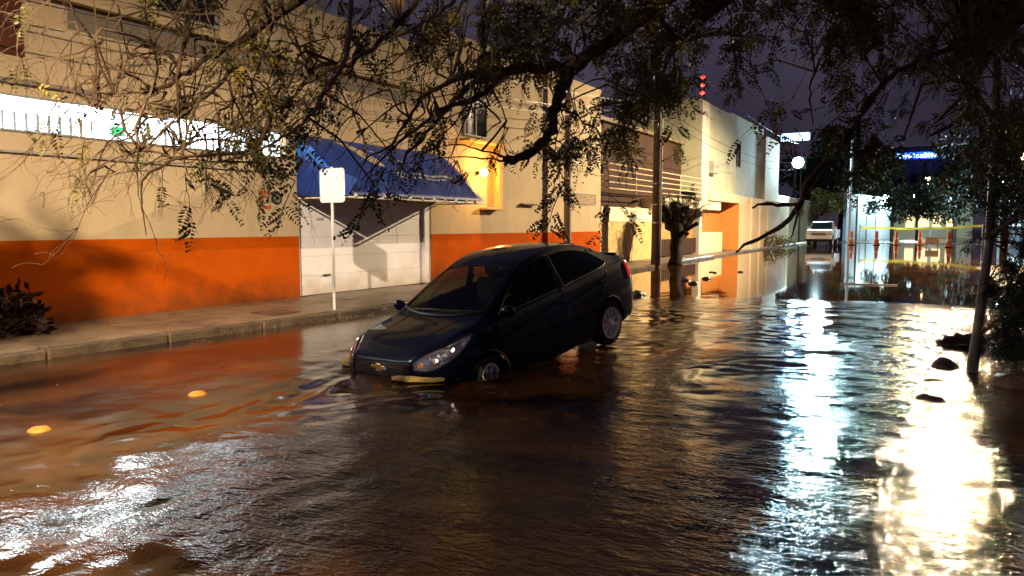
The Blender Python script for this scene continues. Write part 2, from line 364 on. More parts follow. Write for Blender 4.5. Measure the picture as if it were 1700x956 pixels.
# lit strip window: recess with lit panels behind white bars
lit = mat('lit_ceiling_panel', (0.8, 0.85, 0.9), 0.5, emit=(0.72, 0.88, 1.0), estr=3.2)
lit2 = mat('lit_tube_panel', (0.8, 0.85, 0.9), 0.5, emit=(0.80, 0.93, 1.0), estr=75.0)
m_ = box('recess', white_p, W - 0.30, W - 0.28, -8, 10.42, 2.915, 3.43, hA)
sw = MB().box(W - 0.02, W + 0.02, -8, 10.42, 2.915, 2.945).box(W - 0.02, W + 0.02, -8, 10.42, 3.40, 3.43).build('window_frame', mat('sash_grey', (0.3, 0.32, 0.3), 0.6), hA)
seg = [(-8, 2.0, lit), (2.0, 4.62, lit), (4.62, 5.35, lit2), (5.35, 6.45, lit), (6.45, 6.98, lit2), (6.98, 8.2, lit), (8.2, 8.95, mat('lit_tube_soft', (0.8, 0.85, 0.9), 0.5, emit=(0.80, 0.93, 1.0), estr=24.0)), (8.95, 10.4, lit)]
for a, c, mt in seg: box('lit_pane', mt, W - 0.16, W - 0.13, a + 0.01, c - 0.01, 2.95, 3.395, sw)
bw = mat('bar_white', (0.40, 0.50, 0.60), 0.6)
yy = 1.0
while yy < 10.3:
    if 0 < (yy % 2.6) < 1.5 or yy < 6.6: box('bar', bw, W - 0.05, W - 0.02, yy, yy + 0.035, 2.947, 3.2, sw)
    yy += 0.155
box('exit_light', mat('green_glow', (0, 0.3, 0.1), 0.5, emit=(0.05, 0.9, 0.35), estr=1.2), W - 0.12, W - 0.09, 6.95, 7.15, 3.02, 3.16, sw)
# roller door of wide horizontal panels
dr = empty('garage_door', (W - 0.08, (DY0 + DY1) / 2, 0.17), 'wide white panelled garage door under the blue awning', 'garage door')
zz = 0.17; k = 0
while zz < DZ - 0.02:
    z1 = min(zz + 0.40, DZ)
    box('door_panel', white_p, W - 0.11, W - 0.06 - 0.002 * (k % 2), DY0 + 0.03, DY1 - 0.30, zz + 0.0015, z1 - 0.0015, dr, bevel=0.003); zz += 0.40; k += 1
box('jamb', white_p, W - 0.12, W + 0.01, DY1 - 0.29, DY1 - 0.10, 0.17, DZ, dr, bevel=0.01)
box('jamb', grey_p, W - 0.12, W - 0.01, DY1 - 0.10, DY1, 0.17, DZ, dr)
box('jamb', grey_p, W - 0.12, W + 0.005, DY0, DY0 + 0.03, 0.17, DZ, dr)
box('handle', dark_m, W - 0.06, W - 0.02, 11.4, 11.6, 0.55, 0.58, dr)
box('letter_slot', grey_p, W - 0.06, W - 0.05, 11.25, 11.45, 1.72, 1.76, dr)

# poster and round emblem on the wall
no = empty('wall_notice', (W + 0.01, 9.9, 1.95), 'small painted notice of red lines beside a round dark blue emblem on the cream wall', 'notice')
redp = mat('faded_red_print', (0.5, 0.10, 0.03), 0.8, var=0.3, vscale=40)
for z0, z1 in ((2.19, 2.27), (2.12, 2.165), (2.03, 2.055), (1.92, 1.99)):
    mm = MB(); yq = 9.72
    while yq < 9.98:
        q = random.uniform(0.02, 0.045); mm.box(W, W + 0.006, yq, yq + q, z0 + random.uniform(0, 0.008), z1); yq += q + 0.008
    mm.build('text_line', redp, no)
MB().lathe([(0.13, 0.0), (0.13, 0.01)], (W, 10.15, 2.14), 'x', 28).build('emblem', mat('emblem_blue', (0.02, 0.02, 0.07), 0.6), no)
MB().lathe([(0.085, 0.011), (0.085, 0.014)], (W, 10.155, 2.13), 'x', 24).build('emblem_centre', mat('emblem_green', (0.22, 0.25, 0.12), 0.6), no)

# awning
ax = -9.92; aw = empty('awning', (W, 13, 2.17), 'blue canvas awning with white lettering and laced white rail over the door', 'awning')
yL, yR = 10.66, 15.42; ztop = 3.42
ny, nt_ = 30, 14
def awp(u, v):           # v 0 wall top, 1 front rail
    x = W + 0.02 + (ax - W) * (v ** 1.0); z = ztop - (ztop - 2.2) * (v ** 1.28)
    yy = yL + (yR - yL) * u
    sag = 0.03 * math.sin(u * math.pi * 5) ** 2 * math.sin(v * math.pi)
    return (x - 0.3 * sag, yy, z - sag + (0.012 * math.sin(u * 90) if v > 0.97 else 0))
m = MB(); m.grid([awp(i / ny, j / nt_) for i in range(ny + 1) for j in range(nt_ + 1)], ny + 1, nt_ + 1); m.build('canvas_top', blue_cv, aw, smooth=True, thick=0.006)
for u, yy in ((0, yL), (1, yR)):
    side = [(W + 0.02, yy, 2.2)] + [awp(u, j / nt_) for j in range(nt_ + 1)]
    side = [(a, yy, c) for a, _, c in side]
    MB().prism(side, (0, 0.006 if u == 0 else -0.006, 0)).build('side_flap', mat('lit_blue_canvas', (0.02, 0.16, 0.65), 0.5, trans=0.0) if u == 0 else blue_cv, aw)  # near flap: strip window's light put into a brighter canvas colour
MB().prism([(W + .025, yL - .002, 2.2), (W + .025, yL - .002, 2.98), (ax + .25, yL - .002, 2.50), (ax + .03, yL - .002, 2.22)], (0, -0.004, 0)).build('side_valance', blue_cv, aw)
rw = mat('rail_white', (0.72, 0.68, 0.62), 0.5)
MB().tube([(ax, yL, 2.15), (ax, yR, 2.15)], 0.022, 8).build('front_rail', rw, aw, smooth=40)
MB().tube([(W, yL, 2.15), (ax, yL, 2.15)], 0.018, 8).build('side_rail', rw, aw, smooth=40)
MB().tube([(W, yR, 2.15), (ax, yR, 2.15)], 0.018, 8).build('side_rail', rw, aw, smooth=40)
for yy in np.arange(yL + 0.2, yR, 0.42):
    MB().lathe([(0.02, -0.03), (0.045, -0.01), (0.04, 0.04), (0.015, 0.055)], (ax + 0.004, yy, 2.175), 'z', 8).build('lacing_knot', rw, aw, smooth=True)
# white lettering (unreadable in the photograph: worn strokes) and a pale swoosh
lt = mat('white_lettering', (0.55, 0.56, 0.58), 0.6, var=0.3, vscale=12)
def on_awning(u, v, off=0.012):
    a = Vector(awp(u, v)); return a + Vector((0.66, 0, 0.75)) * off
mm = MB()
for v0, v1, ua, ub in ((0.60, 0.635, 0.40, 0.90), (0.665, 0.69, 0.42, 0.80)):
    u = ua
    while u < ub:
        q = random.uniform(0.006, 0.016); mm.add([on_awning(u, v0), on_awning(u + q, v0), on_awning(u + q, v1), on_awning(u, v1)], [(0, 1, 2, 3)]); u += q + random.choice((0.003, 0.003, 0.012))
for k in range(3): mm.add([on_awning(0.34 + k * .04, 0.2 + k * .04), on_awning(0.62 + k * .05, 0.46 + k * .03), on_awning(0.63 + k * .05, 0.475 + k * .03), on_awning(0.34 + k * .04, 0.215 + k * .04)], [(0, 1, 2, 3)])
mm.build('lettering', lt, aw, fix=False)
sw_ = [(0.18, 0.12), (0.26, 0.14), (0.32, 0.24), (0.37, 0.40), (0.385, 0.55), (0.33, 0.50), (0.27, 0.36), (0.245, 0.22)]
mm = MB(); c0 = on_awning(0.30, 0.33, 0.014); mm.add([c0] + [on_awning(a, c, 0.014) for a, c in sw_], [(0, i + 1, (i + 1) % len(sw_) + 1) for i in range(len(sw_))]); mm.build('printed_shape', mat('pale_print', (0.42, 0.34, 0.25), 0.6, var=0.2), aw, fix=False)

# niche and lit bulb
nm = mat('niche_plaster', (0.6, 0.42, 0.2), 0.8)
box('niche_hood', nm, W, W + 0.32, 16.45, 18.35, 3.86, 3.93, hA, bevel=0.01)
box('niche_side', nm, W, W + 0.22, 18.12, 18.30, 2.12, 3.86, hA, bevel=0.01)
box('niche_sill', nm, W, W + 0.25, 17.4, 18.30, 2.05, 2.12, hA, bevel=0.01)
wl = empty('wall_lamp', (W + 0.22, 17.25, 2.9), 'round glowing amber bulb lamp on the wall right of the awning', 'lamp')
MB().lathe([(0.05, 0), (0.05, 0.06)], (W + 0.0, 17.25, 3.05), 'x', 12).build('lamp_base', dark_m, wl)
MB().tube([(W + 0.05, 17.25, 3.05), (W + 0.15, 17.25, 3.09)], 0.015, 6).build('lamp_arm', dark_m, wl)
MB().lathe([(0.015, 0.12), (0.08, 0.085), (0.11, 0.0), (0.08, -0.085), (0.015, -0.12)], (W + 0.24, 17.25, 3.06), 'z', 16).build('globe', mat('amber_globe', (0.9, 0.8, 0.5), 0.4, emit=(1.0, 0.62, 0.15), estr=16), wl, smooth=True)
lamp('globe_light', (W + 0.42, 17.25, 3.06), 150, (1.0, 0.45, 0.08), 0.11, parent=wl)
# vent, shelf and pipe on the wall
vt = empty('wall_vent', (W, 24.1, 2.35), 'pale louvred vent low on the cream wall near its right end', 'vent')
MB().box(W, W + 0.04, 23.05, 25.2, 2.36, 2.4).box(W, W + 0.04, 23.05, 25.2, 2.72, 2.76).box(W, W + 0.04, 23.05, 23.1, 2.4, 2.72).box(W, W + 0.04, 25.15, 25.2, 2.4, 2.72).build('vent_frame', grey_p, vt)
for k in range(6): box('louvre', cream, W + 0.005, W + 0.03, 23.1, 25.15, 2.42 + k * 0.05, 2.45 + k * 0.05, vt)
tag(box('wall_bracket', dark_m, W, W + 0.15, 19.6, 20.5, 2.24, 2.28), 'small dark metal shelf bracket on the cream wall', 'bracket')
tag(MB().tube([(W + 0.5, 21.9, 0.1), (W + 0.5, 21.9, 6.9)], [0.13, 0.1], 10).build('wall_post', mat('weathered_post', (0.28, 0.24, 0.22), 0.8, var=0.2), smooth=40), 'tall weathered grey post standing before the cream wall', 'post')

# street sign
sg = empty('street_sign', (-9.29, 9.58, 0.14), 'blank pale back of a square street sign on its kerbside pole', 'street sign')
MB().tube([(-9.29, 9.58, 0.1), (-9.29, 9.58, 2.62)], 0.026, 10).build('pole', mat('pole_white', (0.62, 0.62, 0.64), 0.45), sg, smooth=40)
pts = []
for cx, cz, a0 in ((0.235, 0.235, 0), (-0.235, 0.235, 90), (-0.235, -0.235, 180), (0.235, -0.235, 270)):
    for k in range(5):
        q = R(a0 + k * 22.5); pts.append((-9.26 + cx + 0.06 * math.cos(q), 9.555, 2.30 + cz + 0.06 * math.sin(q)))
MB().prism(pts, (0, 0.004, 0)).build('plate', mat('sign_back', (0.60, 0.66, 0.74), 0.45, var=0.05), sg)
for z in (2.15, 2.45): MB().box(-9.33, -9.19, 9.557, 9.60, z - 0.015, z + 0.015).build('clamp', steel, sg)

# ------------------------------------------------------------------ brown house behind tan brick wall
hB = empty('brown_house', (W - 2, 32, 0.1), 'dark brown house set back behind a tan wall with long pale rails', 'house')
box('wall', dark_br, W - 6, W - 1.2, 25.72, 39.0, -0.2, 5.9, hB)
box('roof', conc, W - 6.2, W - 1.0, 25.72, 39.0, 5.9, 6.05, hB)
box('side_wall', dark_br, W - 1.2, W - 0.9, 25.72, 31.6, 0, 2.9, hB)
gB = empty('boundary_wall', (W, 28.6, 0.1), 'tan painted brick boundary wall with a white capping band', 'wall')
rows, nb = 12, 13
for r_ in range(rows):
    for c_ in range(nb):
        if random.random() < 2:
            y0 = 25.75 + c_ * 0.445 + (0.22 if r_ % 2 else 0); y1 = min(y0 + 0.435, 31.45)
            if y1 - y0 > 0.08: box('brick', tan_br, W - 0.1, W + random.uniform(-0.004, 0.006), y0, y1, 0.16 + r_ * 0.133, 0.16 + r_ * 0.133 + 0.126, gB)
box('core', tan_br, W - 0.25, W - 0.012, 25.72, 31.5, -0.2, 1.75, gB)
box('capping_band', mat('warm_white', (0.78, 0.68, 0.5), 0.7, var=0.08), W - 0.27, W + 0.03, 25.72, 31.2, 1.757, 2.34, gB, bevel=0.02)
rl = empty('balcony_rail', (W - 0.6, 32, 3), 'five long pale horizontal rails across the dark brown house', 'railing')
rm = mat('pale_rail', (0.62, 0.5, 0.34), 0.45)
for k in range(5):
    z = 3.05 + k * 0.235
    MB().tube([(W + 0.0, 25.8, z), (W - 0.0, 38.9, z + 0.06)], 0.022, 6).build('rail', rm, rl, smooth=40)
for yy in (29.4, 31.6, 35.3, 38.9): MB().tube([(W - 0.03, yy, 2.9), (W - 0.03, yy, 4.05)], 0.03, 6).build('rail_post', rm, rl)
cp = empty('carport', (W, 38, 0.1), 'flat white carport roof on a pale pillar beside the pruned tree', 'carport')
box('slab', mat('canopy_white', (0.8, 0.72, 0.55), 0.6), W - 1.2, W + 0.02, 33.0, 42.6, 2.48, 2.92, cp, bevel=0.01)
box('pillar', conc_w, W - 0.35, W, 38.5, 39.0, 0.1, 2.48, cp, bevel=0.01)
box('inner_wall', mat('ochre_wall', (0.42, 0.25, 0.09), 0.8), W - 1.19, W - 1.1, 31.6, 39.0, 0.1, 2.48, cp)
gt = empty('low_gate', (W - 0.1, 35, 0.1), 'low dark slatted gate behind the pruned tree', 'gate')
for k in range(28): box('gate_slat', mat('dark_wood', (0.04, 0.02, 0.012), 0.7), W - 0.15, W - 0.12, 31.7 + k * 0.24, 31.88 + k * 0.24, 0.2, 0.98, gt)
MB().box(W - 0.19, W - 0.155, 31.65, 38.45, 0.9, 0.95).box(W - 0.19, W - 0.155, 31.65, 38.45, 0.3, 0.35).build('gate_rail', dark_m, gt)
mb = empty('meter_box', (W + 0.06, 31.0, 2.3), 'small grey electric meter box at the wall end by the utility pole', 'meter box')
box('case', steel, W + 0.03, W + 0.18, 30.8, 31.15, 2.15, 2.55, mb, bevel=0.02); box('cover', grey_p, W + 0.18, W + 0.19, 30.84, 31.11, 2.2, 2.5, mb)

# ------------------------------------------------------------------ pale tower house
pale = mat('pale_green_plaster', (0.55, 0.56, 0.40), 0.8, var=0.12, vscale=1.0, stain=(0.32, 0.34, 0.2), sscale=0.6, samt=0.4, bump=0.2)
pale2 = mat('pale_peach_plaster', (0.80, 0.66, 0.45), 0.8, var=0.08, bump=0.1)
hC = empty('pale_house', (W, 50, 0.1), 'pale tall house with stepped tower blocks and an orange entrance recess', 'house')
box('tower', pale, W - 5, W - 0.4, 39.05, 47.5, 3.45, 8.35, hC, bevel=0.01)
box('tower_edge', conc_w, W - 0.4, W - 0.1, 39.05, 40.4, 2.93, 8.2, hC, bevel=0.01)
box('tower', pale, W - 6, W - 0.8, 47.5, 57.0, 3.45, 8.7, hC, bevel=0.01)
box('tower', pale2, W - 7, W - 0.6, 57.0, 62.0, 3.45, 8.2, hC, bevel=0.01)
box('lower_wall', pale2, W - 0.4, W, 47.0, 63.0, 0.0, 3.45, hC, bevel=0.01)
box('parapet', pale2, W - 0.4, W + 0.004, 40.42, 47.0, 3.0, 3.5, hC)
orw = mat('orange_recess', (0.62, 0.25, 0.06), 0.8, var=0.08)
box('recess_wall', orw, W - 1.3, W - 1.2, 40.42, 47.0, 0.1, 3.0, hC)
box('recess_side', orw, W - 1.2, W - 0.01, 46.85, 46.98, 0.1, 3.0, hC)
box('planter_wall', pale2, W - 0.4, W - 0.1, 39.1, 43.5, 0.1, 1.25, hC, bevel=0.02)
box('door', mat('door_brown', (0.08, 0.04, 0.02), 0.6), W - 1.2, W - 1.15, 41.3, 42.3, 1.0, 2.3, hC)
box('air_unit', grey_p, W - 0.4, W - 0.02, 41.2, 42.2, 4.5, 5.2, hC, bevel=0.03)
for yy in (50, 52.5, 55): box('pilaster', pale2, W - 0.0, W + 0.08, yy, yy + 0.25, 0.1, 3.4, hC)
win(48.6, 50.2, 5.4, 7.0, x=W - 0.8, parent=hC, mull=1)
# shrubs and rubble at the foot
# ------------------------------------------------------------------ far walls and houses
fw = empty('garden_wall', (-12, 75, 0), 'long tan wall behind the white pickup truck', 'wall')
box('wall', mat('tan_far', (0.5, 0.4, 0.2), 0.85, var=0.1), -13.6, -13.2, 63.2, 92, 0, 4.2, fw); box('coping', conc_w, -13.65, -13.15, 63.2, 92, 4.2, 4.32, fw)
whw = empty('white_wall', (-7, 90, 0), 'tall pale blue white wall ending beside the dark trees', 'wall')
MB().prism([(-9.3, 84, 0), (-6.2, 103, 0), (-6.5, 103.2, 0), (-9.6, 84, 0)], (0, 0, 4.9)).build('wall', mat('blue_white', (0.5, 0.55, 0.62), 0.7, var=0.1), whw)
MB().prism([(-9.27, 84, 4.9), (-6.17, 103, 4.9), (-6.53, 103.2, 4.9), (-9.63, 84, 4.9)], (0, 0, 0.1)).build('coping', conc_w, whw)
for t in (0.2, 0.4, 0.6, 0.8): MB().box(-9.3 + 3.1 * t, -9.2 + 3.1 * t, 84 + 19 * t - .2, 84 + 19 * t, 0, 4.85).build('pilaster', conc_w, whw)
wb = empty('lit_building', (-3, 112, 0), 'low warm lit building with bright openings beyond the caution tape', 'building')
box('wall', mat('warm_far', (0.5, 0.42, 0.3), 0.8), -6.5, 2.5, 112, 118, 0, 5.2, wb)
we = mat('warm_lit_opening', (0.8, 0.7, 0.5), 0.6, emit=(1.0, 0.66, 0.30), estr=1.6)
for x0, x1 in ((-5.1, -4.1), (-3.9, -2.4), (-2.0, -1.0), (-0.4, 0.3)):
    fo = MB().box(x0 - 0.1, x1 + 0.1, 111.9, 112, 4.4, 4.55).box(x0 - 0.1, x1 + 0.1, 111.9, 112, 1.3, 1.4).build('window_frame', grey_p, wb); box('lit_pane', we, x0, x1, 111.93, 111.97, 1.4, 4.4, fo)
box('roof', dark_br, -6.8, 2.8, 111.7, 118.3, 5.2, 5.5, wb)
cb_ = empty('distant_building', (6, 100, 0), 'distant shop front with a cool white window among the trees on the right', 'building')
box('wall', mat('cool_far', (0.35, 0.38, 0.4), 0.8), 4.5, 16, 88, 96, 0, 5, cb_)
ce = mat('cool_lit_window', (0.8, 0.8, 0.8), 0.6, emit=(0.65, 0.92, 1.0), estr=3.0)
for x0, x1 in ((4.7, 6.0), (6.3, 7.6), (8.2, 9.6)):
    fo = MB().box(x0 - 0.1, x1 + 0.1, 87.9, 88, 3.0, 3.15).build('window_frame', grey_p, cb_); box('lit_pane', ce, x0, x1, 87.93, 87.97, 1.6, 3.0, fo)
# dark tower block behind with blue sign
dk = empty('tower_block', (-5.6, 139, 0), 'dark distant block carrying a glowing blue sign at its top', 'building')
box('wall', mat('night_block', (0.06, 0.06, 0.09), 0.9), -14, 3, 141.2, 155, 0, 14.4, dk); box('roof', dark_br, -14.2, 3.2, 141, 155.2, 14.4, 14.7, dk)
for i in range(9):
    for j in range(3): box('window', gl, -13 + i * 1.75, -12 + i * 1.75, 141.12, 141.2, 2 + j * 3.4, 3.6 + j * 3.4, dk)
bs = empty('rooftop_sign', (-5.6, 138.5, 12.4), 'glowing blue letter sign high on the distant dark block', 'sign')
p0, p1 = Vector((-8.3, 138.6, 12.55)), Vector((-2.4, 138.6, 12.55))
box('panel', mat('sign_blue', (0, 0.05, 0.4), 0.5, emit=(0.03, 0.12, 1.0), estr=2.2), p0.x, p1.x, 138.6, 138.75, 12.5, 13.6, bs)
xq = p0.x + 0.15
while xq < p1.x - 0.3:
    q = random.uniform(0.25, 0.5); box('letter', mat('sign_white', (0.3, 0.5, 0.9), 0.5, emit=(0.35, 0.7, 1.0), estr=6), xq, xq + q, 138.5, 138.6, 12.7, random.choice((13.2, 13.35, 13.4)), bs); xq += q + 0.12

# floodlit sign panel and floodlight at the tower house
fl = empty('floodlight', (-11.2, 74.3, 0), 'dazzling white floodlight on a post past the pale house', 'floodlight')
MB().tube([(-12.4, 74.9, 0), (-12.4, 74.9, 7.4)], [0.07, 0.05], 8).build('post', dark_m, fl)
MB().box(-13.25, -11.95, 74.55, 74.9, 6.95, 8.15).build('housing', dark_m, fl, bevel=0.03)
MB().lathe([(0.02, -0.12), (0.28, -0.09), (0.48, -0.02), (0.50, 0.0)], (-12.6, 74.5, 7.56), 'y', 16).build('lens', mat('flood_lens', (1, 1, 1), 0.4, emit=(0.45, 0.85, 1.0), estr=120), fl)
lamp('flood_lamp', (-10.6, 73.8, 7.5), 26000, (0.62, 0.92, 1.0), 0.3, spot=165, aim=(-12.0, 55, 4), parent=fl)
bb = empty('billboard', (-13.9, 80, 0), 'bright white lit sign panel above the floodlight', 'sign')
MB().box(-15.3, -12.5, 80, 80.3, 10.2, 11.0).build('panel', mat('panel_glow', (0.8, 0.85, 1), 0.5, emit=(0.35, 0.6, 1.0), estr=4), bb, bevel=0.2, bseg=2)
MB().tube([(-13.9, 80.4, 0), (-13.9, 80.4, 10.4)], 0.12, 8).build('post', dark_m, bb)

def far_lamp(p, label, col, estr, power=0, r=0.2):
    p = Vector(p); o = empty('street_lamp', (p.x, p.y, 0), label, 'street lamp')
    MB().tube([(p.x + 0.5, p.y, 0), (p.x + 0.5, p.y, p.z + 0.2)], [0.09, 0.05], 8).build('pole', grey_p, o)
    MB().tube([(p.x + 0.5, p.y, p.z + 0.2), (p.x, p.y, p.z + 0.25)], 0.04, 6).build('arm', grey_p, o)
    MB().lathe([(r * .6, r * .9), (r, 0), (r * .7, -r * .7), (r * .1, -r)], p, 'z', 12).build('lens', mat('far_lens_%d_%d' % (estr, int(col[2] * 100)), (1, 1, 1), 0.5, emit=col, estr=estr), o, smooth=True)
    if power: lamp('lamp_light', p - Vector((0, 0, 0.35)), power, col, 0.15, parent=o)
far_lamp((-2.5, 103.9, 7.1), 'small amber street lamp above the distant warm building', (1.0, 0.62, 0.2), 50, 0, 0.4)
far_lamp((-3.84, 97.1, 4.9), 'cool white lamp glowing behind thin trees beyond the tape', (0.6, 0.95, 1.0), 70, 11000, 0.42)
far_lamp((-6.0, 90.0, 4.5), 'pale cool lamp beside the blue white wall', (0.7, 0.98, 0.95), 25, 6000, 0.45)
far_lamp((3.56, 72.3, 4.9), 'blue white lamp shining through the trees on the right', (0.5, 0.75, 1.0), 90, 9000, 0.34)
far_lamp((3.4, 50.5, 5.5), 'orange street lamp at the far right among dark foliage', (1.0, 0.42, 0.12), 40, 500, 0.2)

# red beacon mast
mt_ = empty('radio_mast', (-59, 201.7, 0), 'distant lattice radio mast with four red beacon lights', 'mast')
mm = MB()
for dx, dy in ((-0.5, -0.5), (0.5, -0.5), (0, 0.5)): mm.tube([(-59 + dx * 1.5, 201.7 + dy, 0), (-59 + dx, 201.7 + dy, 42)], 0.09, 4)
for k in range(28): mm.tube([(-59.6, 201.2, k * 1.5), (-58.4, 201.2, k * 1.5 + 1.5)], 0.05, 4).tube([(-58.4, 201.2, k * 1.5), (-59, 202.2, k * 1.5 + 1.5)], 0.05, 4)
mm.build('lattice', dark_m, mt_)
for z in (41.5, 39.4, 37.3, 35.1): MB().lathe([(0.15, -0.45), (0.75, 0), (0.15, 0.45)], (-59, 200.9, z), 'z', 8).build('beacon', mat('beacon_red', (1, 0, 0), 0.5, emit=(1.0, 0.03, 0.02), estr=12), mt_, smooth=True)

# utility pole with wires
up_ = empty('utility_pole', (-9.75, 27.4, 0), 'thick grey utility pole standing in shallow water beyond the car', 'utility pole')
PX, PY = -9.75, 27.5
MB().tube([(PX, PY, -0.2), (PX, PY, 2), (PX, PY, 9.5)], [0.20, 0.18, 0.13], 14).build('pole', mat('pole_conc', (0.13, 0.10, 0.08), 0.8, var=0.25, bump=0.3), up_, smooth=40)
MB().box(PX - 0.9, PX + 0.9, PY - 0.06, PY + 0.06, 8.3, 8.42).build('crossarm', dark_m, up_)
for dx in (-0.8, -0.3, 0.3, 0.8): MB().lathe([(0.03, 0), (0.06, 0.05), (0.03, 0.14)], (PX + dx, PY, 8.42), 'z', 8).build('insulator', conc_w, up_)
MB().tube([(PX + 0.2, PY - 0.1, 0.1), (PX + 0.2, PY - 0.1, 6.5)], 0.03, 6).build('conduit', steel, up_)
for z in (1.7, 2.4, 3.2): MB().lathe([(0.205, 0), (0.205, 0.05)], (PX, PY, z), 'z', 14).build('steel_band', steel, up_)
wires = [((PX - .8, PY, 8.55), (-10.6, -6, 7.6), 0.5), ((PX - .3, PY, 8.55), (-10.3, -6, 7.3), 0.6), ((PX, PY, 6.2), (-11.0, -6, 5.6), 0.7), ((PX, PY, 5.9), (-11.1, -6, 4.9), 0.75), ((PX, PY, 5.6), (-11.2, -6, 4.4), 0.6), ((PX, PY, 4.2), (-11.25, 20, 4.1), 0.15),
         ((PX + .3, PY, 8.55), (-10.5, 62, 8.0), 0.6), ((PX, PY, 6.2), (-10.8, 62, 6.6), 0.7), ((PX, PY, 5.8), (-10.9, 62, 6.0), 0.6)]
for k, (a, c, sag) in enumerate(wires):
    a, c = Vector(a), Vector(c); pts = [a.lerp(c, t / 16) - Vector((0, 0, sag * 4 * (t / 16) * (1 - t / 16))) for t in range(17)]
    tag(MB().tube(pts, 0.011, 5).build('overhead_wire', blk), 'black overhead wire strung along the street from the utility pole', 'wire', 'overhead wires from the utility pole')

# ------------------------------------------------------------------ trees and shrubs
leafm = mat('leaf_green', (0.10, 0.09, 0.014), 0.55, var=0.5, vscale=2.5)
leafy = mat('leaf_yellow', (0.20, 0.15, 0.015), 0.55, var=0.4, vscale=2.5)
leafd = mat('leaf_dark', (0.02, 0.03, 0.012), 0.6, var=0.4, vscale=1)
rs = np.random.RandomState(5)
class Leaves:
    def __init__(s): s.P = []
    def quads(s, c, d, wv, L, Wd):          # centre-base, direction, width dir arrays (n,3)
        s.P.append(np.stack([c, c + d * L * 0.5 + wv * Wd, c + d * L, c + d * L * 0.5 - wv * Wd], 1))
    def build(s, name, m, parent):
        A = np.concatenate(s.P); nq = len(A); me = bpy.data.meshes.new(name); org = np.array(wm(parent).translation) if parent else np.zeros(3)
        me.from_pydata((A.reshape(-1, 3) - org).tolist(), [], np.arange(nq * 4).reshape(-1, 4).tolist()); me.materials.append(m)
        o = bpy.data.objects.new(name, me); COL.objects.link(o); o['kind'] = 'stuff'
        if parent: o.parent = parent
        return o
def unit(a): return a / (np.linalg.norm(a, axis=-1, keepdims=True) + 1e-9)
def pinnate(LV, p, d, L=0.13, pairs=8, lf=0.035, wd=0.006):
    p = np.array(p); d = unit(np.array(d)); side = unit(np.cross(d, rs.normal(size=3))); nrm = np.cross(side, d)
    t = (np.arange(pairs) + 1) / pairs
    curve = np.array([0, 0, -1.0]) * 0.25 * L
    c = p + np.outer(t * L, d) + np.outer(t ** 2, curve)
    sz = lf * np.sin(np.clip(t * 2.6 + 0.4, 0, 3.0)).clip(0.4, 1)
    for sgn in (-1, 1):
        dd = unit(side * sgn + d * 0.55 + rs.normal(size=(pairs, 3)) * 0.12); wv = unit(np.cross(dd, nrm + rs.normal(size=(pairs, 3)) * 0.5))
        A = np.stack([c, c + dd * sz[:, None] * 0.5 + wv * wd, c + dd * sz[:, None], c + dd * sz[:, None] * 0.5 - wv * wd], 1); LV.P.append(A)
def wander(p, d, L, n, jit, droop=0.0):
    pts = [Vector(p)]; d = Vector(d).normalized()
    for i in range(n):
        d = (d + Vector(rs.normal(size=3)) * jit + Vector((0, 0, -droop))).normalized(); pts.append(pts[-1] + d * (L / n))
    return pts
def twig(MBo, LV, p, d, L, r, lev, leafy_, droop=0.12, leafL=0.13):
    n_ = 7 if lev else 5
    pts = wander(p, d, L, n_, 0.20, droop); MBo.tube(pts, [max(r * (1 - 0.75 * i / n_), 0.0012) for i in range(n_ + 1)], 4 if r > 0.006 else 3, caps=False)
    for i in range(1, n_ + 1):
        t = (pts[i] - pts[i - 1]).normalized()
        if lev > 0:
            for _ in range(rs.poisson(0.5)):
                twig(MBo, LV, pts[i], (t + Vector(rs.normal(size=3)) * 0.6), L * rs.uniform(0.35, 0.6), r * 0.5, lev - 1, leafy_, droop, leafL)
        if lev < 2 and rs.rand() < leafy_ * 0.75:
            pinnate(LV, pts[i], t * 0.4 + Vector(rs.normal(size=3)) * 0.7 + Vector((0, 0, -0.35)), leafL * rs.uniform(0.7, 1.3), rs.randint(6, 10), 0.042, 0.0085)

